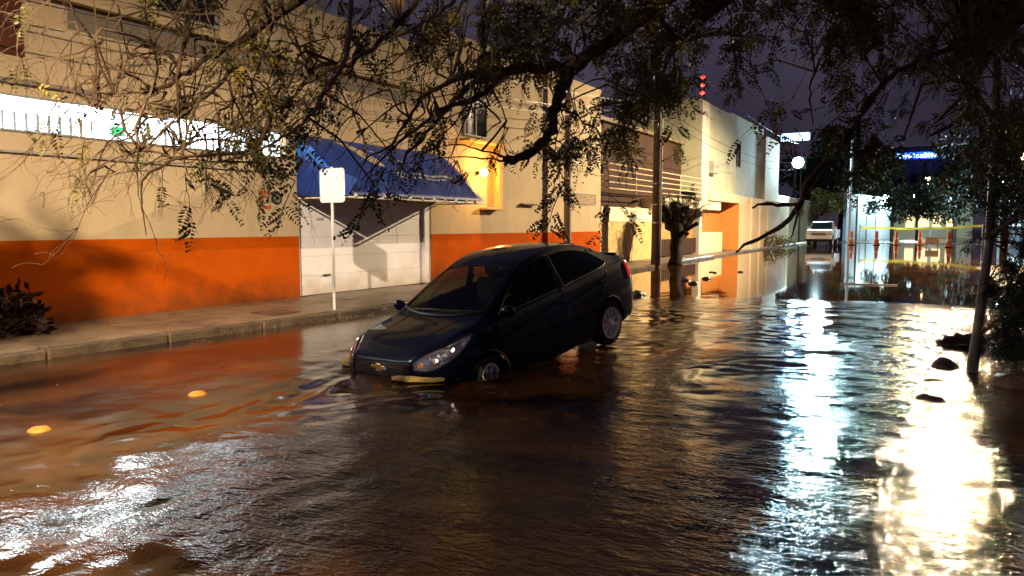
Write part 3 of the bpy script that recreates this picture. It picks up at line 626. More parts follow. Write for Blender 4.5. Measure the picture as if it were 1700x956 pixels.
t1 = empty('mesquite_tree', (2.7, 1.6, 0.05), 'large feathery leaved tree arching bare and leafy branches over the street', 'tree')
limbs = {
 'trunk': ([(2.7, 1.6, -0.2), (2.65, 1.7, 1.2), (2.5, 2.0, 2.4), (2.1, 2.6, 3.4)], [0.24, 0.2, 0.18, 0.15]),
}
MB().tube(*limbs['trunk'], 12).build('trunk', bark, t1, smooth=True)
fork = Vector((2.1, 2.6, 3.4))
def L_(pl): return [at(*p) for p in pl]
LIMB = [
 ([fork, (1.3, 3.2, 3.6)] + L_([(1250, -90, 5.0), (1130, -20, 5.0), (1045, 45, 5), (960, 100, 5), (905, 112, 5), (850, 116, 5), (800, 122, 5.05), (750, 134, 5.1)]), [0.10, 0.07, 0.055, 0.048, 0.045, 0.042, 0.038, 0.034, 0.028, 0.016]),
 (L_([(1010, 70, 5), (960, 105, 4.95), (930, 150, 4.9), (918, 185, 4.9), (914, 215, 4.9), (895, 243, 4.9), (870, 258, 4.9), (838, 268, 4.9)]), [0.04, 0.042, 0.042, 0.038, 0.034, 0.032, 0.03, 0.028]),
 (L_([(1250, -90, 5.0), (1000, -80, 4.7), (760, -40, 4.5), (560, -30, 4.4), (455, 28, 4.4), (400, 70, 4.4), (345, 95, 4.4), (300, 125, 4.4), (255, 150, 4.4), (190, 155, 4.4)]), [0.06, 0.05, 0.04, 0.03, 0.024, 0.022, 0.018, 0.014, 0.009, 0.004]),
 (L_([(455, 28, 4.4), (430, 90, 4.5), (385, 120, 4.5), (340, 160, 4.5), (290, 180, 4.5), (245, 195, 4.5), (160, 180, 4.5)]), [0.02, 0.015, 0.013, 0.012, 0.01, 0.006, 0.003]),
 (L_([(640, -60, 4.4), (345, -20, 4.3), (312, 55, 4.3), (298, 110, 4.3), (296, 190, 4.3), (302, 245, 4.3), (312, 290, 4.3)]), [0.03, 0.018, 0.013, 0.011, 0.009, 0.006, 0.003]),
 (L_([(584, -60, 3.6), (583, 0, 3.6), (578, 70, 3.6), (566, 112, 3.6), (540, 155, 3.6), (512, 195, 3.6), (470, 228, 3.6), (425, 250, 3.65), (365, 268, 3.7), (300, 262, 3.7)]), [0.013, 0.013, 0.012, 0.011, 0.01, 0.009, 0.007, 0.006, 0.004, 0.002]),
 (L_([(770, -60, 3.9), (753, 0, 3.9), (718, 28, 3.9), (675, 52, 3.9), (600, 90, 3.9), (560, 105, 3.9)]), [0.012, 0.011, 0.009, 0.007, 0.005, 0.003]),
 (L_([(850, 116, 5), (771, 148, 4.9), (735, 190, 4.9), (700, 230, 4.9), (672, 262, 4.9), (660, 300, 4.9)]), [0.03, 0.02, 0.014, 0.012, 0.009, 0.004]),
 (L_([(800, 122, 5.05), (710, 155, 5), (680, 195, 5), (650, 240, 5), (610, 262, 5), (590, 310, 5)]), [0.025, 0.016, 0.012, 0.01, 0.007, 0.003]),
 (L_([(850, 116, 5), (790, 165, 4.7), (730, 183, 4.7), (690, 215, 4.7), (640, 258, 4.7), (600, 300, 4.7)]), [0.025, 0.018, 0.015, 0.011, 0.008, 0.003]),
 (L_([(730, -60, 4.8), (660, 40, 4.8), (600, 92, 4.8), (520, 130, 4.8), (460, 180, 4.8), (380, 215, 4.8), (310, 232, 4.8), (235, 280, 4.8)]), [0.025, 0.022, 0.018, 0.014, 0.01, 0.007, 0.005, 0.003]),
 (L_([(300, 262, 4.0), (262, 278, 4.0), (238, 300, 4.0), (236, 345, 4.0), (243, 390, 4.0)]), [0.008, 0.007, 0.006, 0.004, 0.002]),
 (L_([(430, 250, 4.0), (300, 262, 4.0), (235, 250, 4.0), (150, 285, 4.0), (150, 325, 4.0)]), [0.012, 0.008, 0.006, 0.004, 0.002]),
 (L_([(842, 262, 4.9), (800, 250, 4.95), (760, 240, 5.0), (700, 248, 5.0)]), [0.008, 0.006, 0.005, 0.002]),
 (L_([(838, 268, 4.9), (800, 262, 5), (740, 262, 5.05), (655, 275, 5.1)]), [0.008, 0.006, 0.004, 0.002]),
]
LIMB2 = [
 [(1900, -60, 5.5), (1700, 33, 6), (1679, 45, 6), (1617, 68, 6), (1527, 99, 6), (1465, 140, 6), (1432, 181, 6), (1424, 230, 6), (1428, 288, 6), (1445, 312, 6)],
 [(1465, 140, 6), (1415, 215, 6), (1387, 255, 6), (1342, 300, 6), (1325, 345, 6.2), (1290, 380, 6.3), (1235, 408, 6.4), (1222, 420, 6.4)],
 [(1325, 345, 6.2), (1320, 370, 6.2), (1312, 395, 6.2)],
 [(1450, -80, 6.5), (1405, 20, 6.5), (1352, 119, 6.5), (1345, 165, 6.5), (1349, 210, 6.5)],
 [(1387, 255, 6), (1335, 330, 6.1), (1305, 339, 6.2), (1275, 337, 6.2), (1248, 345, 6.2)],
 [(1300, -60, 5.5), (1205, 0, 5.5), (1130, 70, 5.5), (1080, 160, 5.5), (1075, 210, 5.5)],
 [(1700, 0, 7), (1620, 130, 7), (1585, 175, 7), (1550, 205, 7)],
]
LR = [[.05, .04, .03, .026, .022, .02, .02, .014, .008, .003], [.018, .02, .02, .022, .024, .02, .013, .005], [.014, .01, .005], [.02, .014, .01, .008, .004], [.01, .016, .018, .016, .006], [.04, .03, .02, .01, .004], [.04, .03, .02, .008]]
LIMB1 = list(LIMB); LIMB = LIMB1 + [(L_(pl), rad) for pl, rad in zip(LIMB2, LR)]
for k, (pts, rad) in enumerate(LIMB):
    # smooth the polyline a little
    pts = [Vector(p) for p in pts]; P2 = []; R2 = []
    for i in range(len(pts) - 1):
        p0, p1, p2, p3 = pts[max(i - 1, 0)], pts[i], pts[i + 1], pts[min(i + 2, len(pts) - 1)]
        for s_ in range(4):
            t = s_ / 4; q = 0.5 * ((2 * p1) + (p2 - p0) * t + (2 * p0 - 5 * p1 + 4 * p2 - p3) * t * t + (3 * p1 - p0 - 3 * p2 + p3) * t ** 3)
            P2.append(q + Vector(rs.normal(size=3)) * min(0.008, rad[i] * 0.5)); R2.append(rad[i] * (1 - t) + rad[i + 1] * t)
    P2.append(pts[-1]); R2.append(rad[-1])
    R2 = [r * (1 + 0.12 * math.sin(i * 1.7)) for i, r in enumerate(R2)]
    MB().tube(P2, R2, 10 if max(rad) > 0.03 else 6).build('limb', bark_l if k in (5, 6) else bark, t1, smooth=True)
LIMBPTS = []
for pts, rad in LIMB: LIMBPTS += [Vector(p) for p in pts[1:]]
# sprays: (x0,x1,y0,y1, d0,d1, count, length, leafiness, direction)
SPR = [
 (100, 470, -60, 170, 4.0, 5.0, 42, 0.65, 0.02, (-0.7, 0.3)),
 (180, 330, 130, 290, 3.9, 4.6, 18, 0.5, 0.01, (-0.8, 0.25)),
 (300, 520, 120, 240, 3.8, 5.0, 18, 0.42, 0.05, (-0.5, 0.4)),
 (380, 720, -60, 110, 4.0, 5.5, 32, 0.55, 0.06, (-0.5, 0.4)),
 (500, 860, 60, 215, 4.4, 5.6, 38, 0.5, 0.02, (-0.8, 0.5)),
 (700, 1180, -80, 40, 4.4, 7.0, 42, 0.6, 0.42, (-0.3, 0.3)),
 (880, 1150, 20, 100, 4.6, 6.5, 12, 0.45, 0.4, (-0.1, 0.6)),
 (900, 1000, 140, 220, 5.0, 6.0, 9, 0.4, 0.2, (0.1, 1.0)),
 (1150, 1720, -80, 30, 5.0, 8.0, 44, 0.6, 0.6, (-0.1, 0.6)),
 (1200, 1480, 20, 120, 5.0, 7.5, 9, 0.5, 0.35, (-0.2, 1.0)),
 (1600, 1720, 80, 190, 5.0, 8.0, 8, 0.5, 0.7, (-0.6, 0.8)),
 (1395, 1445, 170, 240, 5.9, 6.1, 5, 0.3, 0.6, (0.0, 1.0)),
 (1030, 1130, 90, 190, 5.4, 6.5, 7, 0.45, 0.35, (-0.3, 1.0)),
]
tw = MB(); LV = Leaves(); LV2 = Leaves()
for x0, x1, y0, y1, d0, d1, cnt, ln, lf, dr_ in SPR:
    for _ in range(cnt):
        p = at(rs.uniform(x0, x1), rs.uniform(y0, y1), rs.uniform(d0, d1))
        near = min(LIMBPTS, key=lambda q: (q - p).length)
        d = RT * dr_[0] - UP * dr_[1] + Vector(rs.normal(size=3)) * 0.45
        mid = near.lerp(p, 0.5) + Vector((0, 0, 0.08)) + Vector(rs.normal(size=3)) * 0.05
        tw.tube([near, near.lerp(mid, 0.5) + Vector(rs.normal(size=3)) * 0.02, mid, mid.lerp(p, .5) + Vector(rs.normal(size=3)) * 0.02, p], [0.009, 0.008, 0.007, 0.0065, 0.006], 4, caps=False)
        twig(tw, LV if rs.rand() < 0.86 else LV2, p, d, ln * rs.uniform(0.6, 1.3), 0.006, 2, lf, 0.10)
# the crown overhead: unseen leaf clumps added along lamp rays to shade the street
LAMP1 = Vector((-0.34, -4.55, 8.5))
cr_pts = [(430, 990), (480, 700), (560, 560), (680, 470), (860, 380.5), (1040, 400), (1250, 520), (1420, 600), (1480, 990)]
def gpt(x, y):
    d = at(x, y, 1) - CAM; return CAM + d * (-1.6 / d.z)
SHADE_CLUMPS = []
k_ = 0
while k_ < 330:
    x_, y_ = rs.uniform(430, 1500), rs.uniform(420, 990)
    c_ = False
    for i in range(len(cr_pts)):
        (xa, ya), (xb, yb) = cr_pts[i], cr_pts[(i + 1) % len(cr_pts)]
        if (ya > y_) != (yb > y_) and x_ < (xb - xa) * (y_ - ya) / (yb - ya) + xa: c_ = not c_
    if not c_: continue
    g_ = gpt(x_, max(y_, 455)); g_.z = 0.9 * (rs.rand() if y_ < 640 else 0)
    if noise.noise(Vector((g_.x * .55, g_.y * .55, 2))) > 0.10 and y_ > 620: continue
    zc = rs.uniform(4.5, 5.9); q = LAMP1.lerp(g_, (8.5 - zc) / 8.5)
    SHADE_CLUMPS.append(q); k_ += 1
BOUGH = [[fork, Vector((1.0, 2.0, 4.3)), Vector((-0.4, 1.4, 5.0)), Vector((-2.0, 1.6, 5.4)), Vector((-3.0, 2.4, 5.3))], [fork, Vector((0.9, 1.0, 4.6)), Vector((-0.2, -0.2, 5.1)), Vector((-1.2, -1.0, 5.3))], [fork, Vector((1.4, 3.2, 4.6)), Vector((-0.4, 3.6, 5.2)), Vector((-2.0, 3.6, 5.6))]]
for bo in BOUGH: MB().tube(bo, [.12, .08, .05, .03, .015][:len(bo)], 8).build('limb', bark, t1, smooth=True)
BOUGH.append([Vector((-2.0, 1.6, 5.4)), Vector((-3.6, 0.9, 5.4)), Vector((-5.4, 0.3, 5.2))]); MB().tube(BOUGH[-1], [.035, .022, .01], 6).build('limb', bark, t1, smooth=True)
for _ in range(26):
    g_ = Vector((W, rs.uniform(4.2, 6.1), rs.uniform(-.3, 1.0) - 0.0)); g_.z -= max(0, g_.y - 5.2) * .6; SHADE_CLUMPS.append(LAMP1.lerp(g_, rs.uniform(.4, .5)))  # unseen clumps added to shade the foot of the left wall
for _ in range(110):
    g_ = at(rs.uniform(1250, 1740), rs.uniform(20, 330), rs.uniform(5, 9)); SHADE_CLUMPS.append(LAMP1.lerp(g_, rs.uniform(.33, .48)))  # unseen clumps added to keep the lamp off the right-hand foliage
BPT = [a.lerp(c, t) for bo in BOUGH for a, c in zip(bo, bo[1:]) for t in (0, .25, .5, .75)]
for q in SHADE_CLUMPS:
    near = min(BPT, key=lambda p: (p - q).length); tw.tube([near, near.lerp(q, .5) + Vector((0, 0, .1)), q], [.012, .009, .006], 3, caps=False)
    for _ in range(22): pinnate(LV, q + Vector(rs.normal(size=3)) * 0.16, rs.normal(size=3) + np.array([0, 0, -.4]), 0.2, 8, 0.055, 0.013)
for i_ in range(320):  # unseen clumps added above the view to darken the water's reflections
    x_, y_, d_ = rs.uniform(760, 1750), rs.uniform(-520, -90), rs.uniform(5, 9.5)
    if i_ >= 250: x_, y_ = rs.uniform(560, 800), rs.uniform(-520, -180)
    q = at(x_, y_, d_)
    near = min(LIMBPTS + BPT, key=lambda p: (p - q).length); tw.tube([near, near.lerp(q, .5) + Vector((0, 0, .15)), q], [.02, .014, .008], 3, caps=False)
    for _ in range(20): pinnate(LV, q + Vector(rs.normal(size=3)) * 0.22, rs.normal(size=3) + np.array([0, 0, -.4]), 0.24, 7, 0.07, 0.018)
# named hanging leaf fronds
for fx, fy, fd, nn in ((925, 290, 4.6, 4), (918, 345, 4.6, 5), (505, 240, 3.8, 4), (600, 350, 3.6, 3), (630, 300, 3.9, 3), (475, 190, 4.2, 4), (470, 345, 4.2, 3), (410, 225, 3.8, 5), (440, 235, 3.8, 4)):
    b0 = at(fx + 20, fy - 45, fd); near = min(LIMBPTS, key=lambda q: (q - b0).length)
    tw.tube([near, near.lerp(b0, 0.5) + Vector((0, 0, 0.05)), b0, at(fx, fy, fd), at(fx - 12, fy + 45, fd)], [0.006, 0.005, 0.004, 0.003, 0.001], 4, caps=False)
    for k in range(nn * 2):
        q = at(fx + 15 - k * 2.5, fy - 40 + k * 80 / (nn * 2), fd); pinnate(LV, q, Vector(RT) * rs.choice([-1, 0.6]) - UP * rs.uniform(0.3, 0.9) + Vector(rs.normal(size=3)) * 0.2, 0.14, 9, 0.042, 0.009)
o = tw.build('twigs', bark, t1, fix=False); o['kind'] = 'stuff'
LV.build('foliage', leafm, t1); LV2.build('foliage', leafy, t1)

# slender tree at the water's right edge
t2 = empty('slender_tree', (0.28, 9.75, 0), 'slender pale trunked tree at the right edge of the floodwater', 'tree')
TP = L_([(1612, 625, 8.15), (1622, 560, 8.3), (1632, 480, 8.5), (1643, 400, 8.6), (1652, 250, 8.8), (1655, 100, 9.0), (1660, -60, 9.2)])
MB().tube(TP[:4], [0.062, 0.055, 0.05, 0.046], 12).build('trunk', mat('pale_trunk_bark', (0.22, 0.19, 0.15), .85, var=.25, vscale=10, bump=.6), t2, smooth=True)  # lower trunk, paler than the bark above
MB().tube(TP[3:], [0.047, 0.045, 0.04, 0.03], 12).build('trunk', bark, t2, smooth=True)
MB().tube(L_([(1585, 513, 8.6), (1625, 514, 8.4), (1655, 516, 8.3)]), 0.012, 6).build('stake', steel, t2)
tw = MB(); LV = Leaves(); LV2 = Leaves()
BP = []
for a, pl in enumerate(([(1650, 300, 8.7), (1600, 250, 8.3), (1575, 275, 8.0)], [(1652, 200, 8.9), (1600, 130, 8.5), (1530, 140, 8.3), (1500, 230, 8.2)],
           [(1652, 260, 8.8), (1690, 200, 8.5), (1740, 190, 8.3)], [(1645, 390, 8.6), (1690, 360, 8.3), (1730, 370, 8.2)], [(1652, 230, 8.8), (1600, 190, 7.6), (1575, 210, 7.2), (1545, 225, 7.0)])):
    pts = L_(pl); MB().tube(pts, [0.03 * (1 - 0.8 * i / (len(pts) - 1)) + 0.006 for i in range(len(pts))], 7).build('limb', bark, t2, smooth=True); BP += pts
for x0, x1, y0, y1, d0, d1, cnt, ln, lf, dr_ in [(1668, 1760, 325, 440, 7.8, 9.5, 26, 0.5, 0.85, (0.1, 0.5)),
        (1540, 1720, -60, 120, 7.5, 9.5, 12, 0.6, 0.6, (-0.3, 0.5)), (1650, 1720, 180, 330, 7.5, 9.5, 9, 0.5, 0.5, (-0.2, 0.8)), (1675, 1750, 430, 560, 7.0, 9, 16, 0.4, 0.7, (-0.1, 0.6))]:
    for _ in range(cnt):
        p = at(rs.uniform(x0, x1), rs.uniform(y0, y1), rs.uniform(d0, d1)); near = min(BP + TP, key=lambda q: (q - p).length)
        tw.tube([near, near.lerp(p, 0.5) + Vector((0, 0, 0.08)), p], [0.009, 0.008, 0.006], 4, caps=False)
        twig(tw, LV if rs.rand() < 0.8 else LV2, p, RT * dr_[0] - UP * dr_[1] + Vector(rs.normal(size=3)) * 0.45, ln * rs.uniform(0.6, 1.3), 0.006, 2, lf, 0.1, 0.15)
o = tw.build('twigs', bark, t2, fix=False); o['kind'] = 'stuff'
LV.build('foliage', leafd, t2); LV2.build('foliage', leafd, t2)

# pruned street tree by the pole
t3 = empty('pruned_tree', (-9.6, 29.4, 0.1), 'dark pollarded street tree with stubby limbs before the carport', 'tree')
B = Vector((-9.6, 29.4, 0))
bark_k = mat('dark_gnarled_bark', (0.016, 0.010, 0.006), .95, var=.4, vscale=12, bump=1.0, bscale=30)
def gnarl(o, amp):
    for v in o.data.vertices: v.co += Vector((noise.noise(v.co * 5 + Vector((1, 0, 0))), noise.noise(v.co * 5 + Vector((0, 7, 0))), noise.noise(v.co * 5 + Vector((0, 0, 9))))) * amp
    return o
gnarl(MB().tube([B - Vector((0, 0, .1)), B + Vector((0, 0, .15)), B + Vector((0.02, 0, 0.4)), B + Vector((-.03, 0, 0.7)), B + Vector((0.03, 0.02, 1.0)), B + Vector((0.05, 0.05, 1.3)), B + Vector((0, 0.1, 1.65))], [.36, 0.29, 0.23, 0.22, 0.24, 0.27, 0.30], 16).build('trunk', bark_k, t3, smooth=True), .08)
for dx, dy, dz, r in ((-0.55, -0.3, 1.0, .14), (-0.2, 0.2, 1.15, .13), (0.1, -0.2, 0.9, .12), (0.35, 0.1, 0.95, .14), (0.8, 0.5, 0.75, .12), (0.8, 0.2, 0.30, .10), (0.55, -.2, -.15, .08), (-0.75, 0.2, 0.55, .11), (-.45, 0, .35, .10)):
    s_ = B + Vector((0, 0.05, 1.40)); e = s_ + Vector((dx, dy, dz)); q1 = s_.lerp(e, .35) + Vector((dx * .2, 0, -0.05)); q2 = s_.lerp(e, .7) + Vector((rs.normal() * .05, 0, rs.normal() * .05))
    gnarl(MB().tube([s_, q1, q2, e, e + Vector((0, 0, .03))], [r * 1.5, r * 1.1, r * .85, r * 1.15, r * .8], 10).build('limb', bark_k, t3, smooth=True), .05)
    pass
tw = MB(); LV = Leaves()
for _ in range(110): twig(tw, LV, B + Vector((rs.uniform(-.8, 1.0), rs.uniform(-.3, .5), rs.uniform(1.7, 2.5))), (rs.normal() * .7, rs.normal() * .4, 1), 0.5, 0.012, 1, 0.5, 0.0, 0.2)
o = tw.build('twigs', bark_k, t3, fix=False); o['kind'] = 'stuff'; LV.build('foliage', leafd, t3)

def crown_tree(name, base, h, r, label, m_, dens=2600, leaf=0.35, trunk_r=0.25, cat='tree', low=0.35, group=None):
    base = Vector(base); o = empty(name, base, label, cat, group)
    top = base + Vector((0, 0, h * 0.75))
    MB().tube([base, base + Vector((rs.normal() * .1, 0, h * .3)), top], [trunk_r, trunk_r * .75, trunk_r * .3], 8).build('trunk', bark, o, smooth=True)
    lv = Leaves()
    cl = [(base + Vector((rs.normal() * r * .45, rs.normal() * r * .45, h * rs.uniform(low, 0.92))), r * rs.uniform(0.28, 0.5)) for _ in range(22)]
    for c, rr in cl[:7]: MB().tube([base + Vector((0, 0, h * .35)), (base + Vector((0, 0, h * .5))).lerp(c, .5), c], [trunk_r * .4, trunk_r * .25, 0.03], 6).build('limb', bark, o)
    k = dens // 22
    for c, rr in cl:
        u = unit(rs.normal(size=(k, 3))); p = np.array(c) + u * rr * rs.uniform(0.55, 1.05, (k, 1)) * np.array([1, 1, .75])
        dd = unit(u + rs.normal(size=(k, 3)) * 0.7 + np.array([0, 0, -.2])); wv = unit(np.cross(dd, rs.normal(size=(k, 3))))
        lv.quads(p, dd, wv, leaf, leaf * .3)
    lv.build('crown', m_, o); return o
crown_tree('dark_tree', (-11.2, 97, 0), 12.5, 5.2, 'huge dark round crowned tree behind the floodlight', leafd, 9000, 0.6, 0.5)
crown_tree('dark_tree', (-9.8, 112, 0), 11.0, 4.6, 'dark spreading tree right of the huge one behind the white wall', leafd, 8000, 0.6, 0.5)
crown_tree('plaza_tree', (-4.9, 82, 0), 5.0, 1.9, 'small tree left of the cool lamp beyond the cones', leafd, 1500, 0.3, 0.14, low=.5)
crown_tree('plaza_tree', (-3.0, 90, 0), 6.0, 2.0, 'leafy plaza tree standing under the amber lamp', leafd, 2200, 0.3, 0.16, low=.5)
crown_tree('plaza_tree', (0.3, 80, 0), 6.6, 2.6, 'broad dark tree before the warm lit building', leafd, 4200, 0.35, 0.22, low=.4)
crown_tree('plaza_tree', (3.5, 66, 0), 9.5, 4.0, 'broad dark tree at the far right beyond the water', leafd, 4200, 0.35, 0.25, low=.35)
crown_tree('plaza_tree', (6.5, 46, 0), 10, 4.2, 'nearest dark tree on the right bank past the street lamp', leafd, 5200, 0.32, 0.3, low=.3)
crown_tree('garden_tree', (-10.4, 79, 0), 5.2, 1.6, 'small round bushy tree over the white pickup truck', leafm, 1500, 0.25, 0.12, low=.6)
def shrub(p, r, h, label):
    o = empty('shrub', p, label, 'shrub'); lv = Leaves(); k = 420; u = unit(rs.normal(size=(k, 3))); u[:, 2] = abs(u[:, 2])
    q = np.array(p) + u * rs.uniform(0.3, 1, (k, 1)) * np.array([r, r * .8, h]); dd = unit(u + rs.normal(size=(k, 3)) * .6); lv.quads(q, dd, unit(np.cross(dd, rs.normal(size=(k, 3)))), 0.16, 0.04)
    mm = MB()
    for _ in range(9): a = rs.normal(size=3) * .5; mm.tube([p, Vector(p) + Vector((a[0] * r, a[1] * r, h * .8))], [.02, .006], 4)
    mm.build('stem', bark, o); lv.build('foliage', leafm, o)
shrub((-11.0, 54.5, 0.12), 0.9, 1.1, 'round shrub against the pale house wall'); shrub((-10.9, 58.5, 0.12), 1.2, 0.7, 'low wide shrub further along the pale wall')
leafm_ = leafm; leafm = mat('red_leaf', (0.03, 0.008, 0.004), .6, var=.4, vscale=6); shrub((-10.85, 5.05, 0.13), 0.55, 0.75, 'dark reddish shrub against the orange wall at the left edge'); leafm = leafm_

# dry bare stems against the tan wall
ds = empty('dry_plant', (W + 0.15, 28.0, 0.15), 'dry leafless stems against the tan brick wall', 'plant')
mm = MB(); LVx = Leaves()
for k in range(6): mm.tube(wander((W + 0.2, 27.2 + k * .25, 0.1), (0, rs.normal() * .25, 1), rs.uniform(0.9, 1.7), 7, .14), [.014 * (1 - i / 9) for i in range(8)], 4)
mm.build('stem', bark, ds)

# ------------------------------------------------------------------ small things in the street
def rock(p, r, label, group=None, m_=None, flat=0.6, seed=0):
    bm = bmesh.new(); bmesh.ops.create_icosphere(bm, subdivisions=3, radius=1)
    for v in bm.verts:
        k = 1 + 0.35 * noise.noise(v.co * 1.3 + Vector((seed * 3.1, 0, 0))) + 0.14 * noise.noise(v.co * 3.5 + Vector((0, seed, 0))); v.co = Vector((v.co.x * r * k * 1.25, v.co.y * r * k, v.co.z * r * k * flat))
    me = bpy.data.meshes.new('rock'); bm.to_mesh(me); bm.free(); me.shade_smooth(); me.materials.append(m_ or stone)
    o = bpy.data.objects.new('rock', me); COL.objects.link(o); o.location = p; o.rotation_euler.z = seed * 1.3
    return tag(o, label, 'rock', group)
for k, (x, y, r) in enumerate(((1140, 466, 0.1), (1152, 471, 0.13), (1172, 463, 0.12), (1181, 452, 0.07), (1187, 453, 0.07), (1229, 452, 0.08), (1060, 490, 0.17))):
    q = (x - 850) / FPX; p = at(x, y, 1); d = (p - CAM); t = -1.6 / d.z; p = CAM + d * t
    rock((p.x, p.y, 0.0), r, 'wet stone rising from the still shallow water beyond the car' if k < 6 else 'larger stone just behind the tail of the dark blue car', 'stones scattered in the shallow water' if k < 6 else None, seed=k)
def wpt(x, y, z=0.0):
    d = at(x, y, 1) - CAM; return CAM + d * ((z - 1.6) / d.z)
p = wpt(1540, 660); rock((p.x, p.y, -0.01), 0.13, 'dark stone in bright water, nearest of those by the slender tree', seed=11, flat=0.4)
p = wpt(1552, 630); rock((p.x, p.y, -0.02), 0.10, 'small dark stone between the broken asphalt slab and the nearest stone', seed=13, flat=0.5)
p = wpt(1568, 608); rock((p.x, p.y, -0.02), 0.12, 'upright dark stone just below the broken asphalt slab', seed=12, flat=1.0)
p = wpt(1690, 630, .05); rock((p.x, p.y, 0.0), 0.22, 'tan boulder on the earth bank at the right edge', m_=earth, seed=15)
p = wpt(1665, 585, .05); rock((p.x, p.y, 0.02), 0.2, 'dark boulder on the bank behind the slender tree', seed=16)
# jagged broken asphalt slab standing out of the water
c = wpt(1586, 575); pts = []
for k in range(15):
    q = R(195 - k * 10); jag = 1.0 + (0.10 if k % 2 else -0.05)
    pts.append((c.x + 0.40 * math.cos(q) * jag + 0.12, c.y, c.z - 0.12 + 0.30 * math.sin(q) * jag))
for k in range(8): q = R(45 + k * 19); pts.append((c.x + 0.25 * math.cos(q) + 0.14, c.y, c.z - 0.16 + 0.2 * math.sin(q)))
o = MB().prism([Vector(a) for a in pts], (0.10, 0.22, -0.03)).build('asphalt_slab', stone, fix=True); tag(o, 'jagged curved slab of broken asphalt standing out of the bright water', 'broken slab')
# yellow road studs and floating scraps
sy = mat('stud_yellow', (0.42, 0.19, 0.02), 0.5, var=0.35, vscale=20)
for k, (x, y, lb) in enumerate(((328, 654, 'yellow road stud showing above the water in front of the car'), (65, 714, 'yellow road stud showing above the water at the left edge'))):
    p = wpt(x, y); o = MB().lathe([(0.10, -0.05), (0.085, 0.0), (0.06, 0.022), (0.02, 0.03)], p, 'z', 16).build('road_stud', sy, smooth=True); tag(o, lb, 'road stud', 'yellow road studs in line')
fm_ = mat('tan_scrap', (0.75, 0.50, 0.18), 0.6, var=0.15, vscale=10)
def scrap(P, label, h=0.03):
    P = [wpt(*q, 0.035) for q in P]; n_ = len(P); m_ = MB(); top = [p + Vector((0, 0, h * (0.6 + .4 * random.random()))) for p in P]; c_ = sum(top, Vector()) / n_ + Vector((0, 0, .015))
    m_.add([c_] + top + [p - Vector((0, 0, .02)) for p in P], [(0, 1 + i, 1 + (i + 1) % n_) for i in range(n_)] + [(1 + i, 1 + (i + 1) % n_, 1 + n_ + (i + 1) % n_, 1 + n_ + i) for i in range(n_)])
    tag(m_.build('floating_scrap', fm_, smooth=40), label, 'debris')
scrap([(566, 600), (572, 597), (582, 595), (587, 591), (593, 594), (604, 599), (598, 605), (582, 605), (570, 603)], 'tan scrap floating at the sunken nose of the car on its far side')
scrap([(650, 627), (668, 623), (700, 624), (722, 626), (738, 629), (722, 632), (700, 631), (675, 631)], 'long tan scrap floating under the front bumper of the car', 0.012)
p = (wpt(1395, 471), wpt(1440, 472.5), wpt(1490, 474))
tag(MB().tube([q + Vector((0, 0, .01)) for q in p], 0.02, 8).build('floating_pole', mat('pole_pale', (0.6, 0.55, 0.45), 0.6)), 'long thin pale pole lying across the still water', 'pole')

# cones
cone_o = mat('cone_orange', (0.75, 0.13, 0.02), 0.5)
def cone(p, label):
    o = empty('traffic_cone', p, label, 'traffic cone', 'orange cones in a row before the tape'); p = Vector(p)
    MB().box(p.x - .27, p.x + .27, p.y - .27, p.y + .27, p.z, p.z + .06).build('base', rubber, o, bevel=.02)
    MB().lathe([(.21, .06), (.17, .45), (.13, .85), (.10, 1.15), (.05, 1.18)], p, 'z', 16).build('body', cone_o, o, smooth=40)
    MB().lathe([(.166, .5), (.154, .62)], p, 'z', 16).build('band', mat('cone_band', (.75, .45, .35), .5), o, smooth=40)
for (x, y), lb in zip(((1413, 410), (1455, 407), (1488, 406), (1527, 408), (1575, 414)), ('orange cone nearest the white pickup truck', 'second orange cone from the pickup truck', 'middle orange cone of the row of five', 'fourth orange cone, next to the right end', 'rightmost orange cone, nearest to the camera')):
    d_ = 62 if y < 412 else 54; p = at(x, y, 62 if y < 412 else 55); cone((p.x, p.y, 0.0), lb)
# caution tape on posts
tp = empty('caution_tape', (-2, 70, 1.5), 'long yellow caution tape stretched across the street end', 'caution tape')
a, c = at(1428, 377, 66), at(1632, 375, 56); mm = MB(); Pn = []
for k in range(25):
    t = k / 24; q = a.lerp(c, t) - Vector((0, 0, .16 * math.sin(math.pi * t) + .03 * math.sin(t * 19))); Pn += [q + Vector((0, .02 * math.sin(t * 40), .09)), q - Vector((0, 0, .09))]
mm.grid(Pn, 25, 2); mm.build('tape', mat('tape_yellow', (0.85, 0.62, 0.02), 0.5), tp, fix=False, thick=.004)
for q in (a, c): MB().tube([(q.x, q.y, -.1), (q.x, q.y, 1.75)], .05, 8).build('tape_post', steel, tp)
p = at(1547, 412, 56); bx = empty('barrier_board', (p.x, p.y, 0), 'small tan board standing beside the rightmost cone', 'board')
MB().box(p.x - .45, p.x + .45, p.y, p.y + .05, 0.25, .75).build('board', mat('board_tan', (.7, .55, .35), .6), bx, bevel=.01); MB().box(p.x - .4, p.x - .35, p.y + .05, p.y + .1, -.1, .7).box(p.x + .35, p.x + .4, p.y + .05, p.y + .1, -.1, .7).build('leg', dark_m, bx)
# steel mast before the white wall, pale trunk beside it
p = at(1409, 400, 64); tag(MB().tube([(p.x, p.y, 0), (p.x, p.y, 9)], [.12, .08], 8).build('steel_post', grey_p), 'tall thin grey post just right of the white pickup truck', 'post')

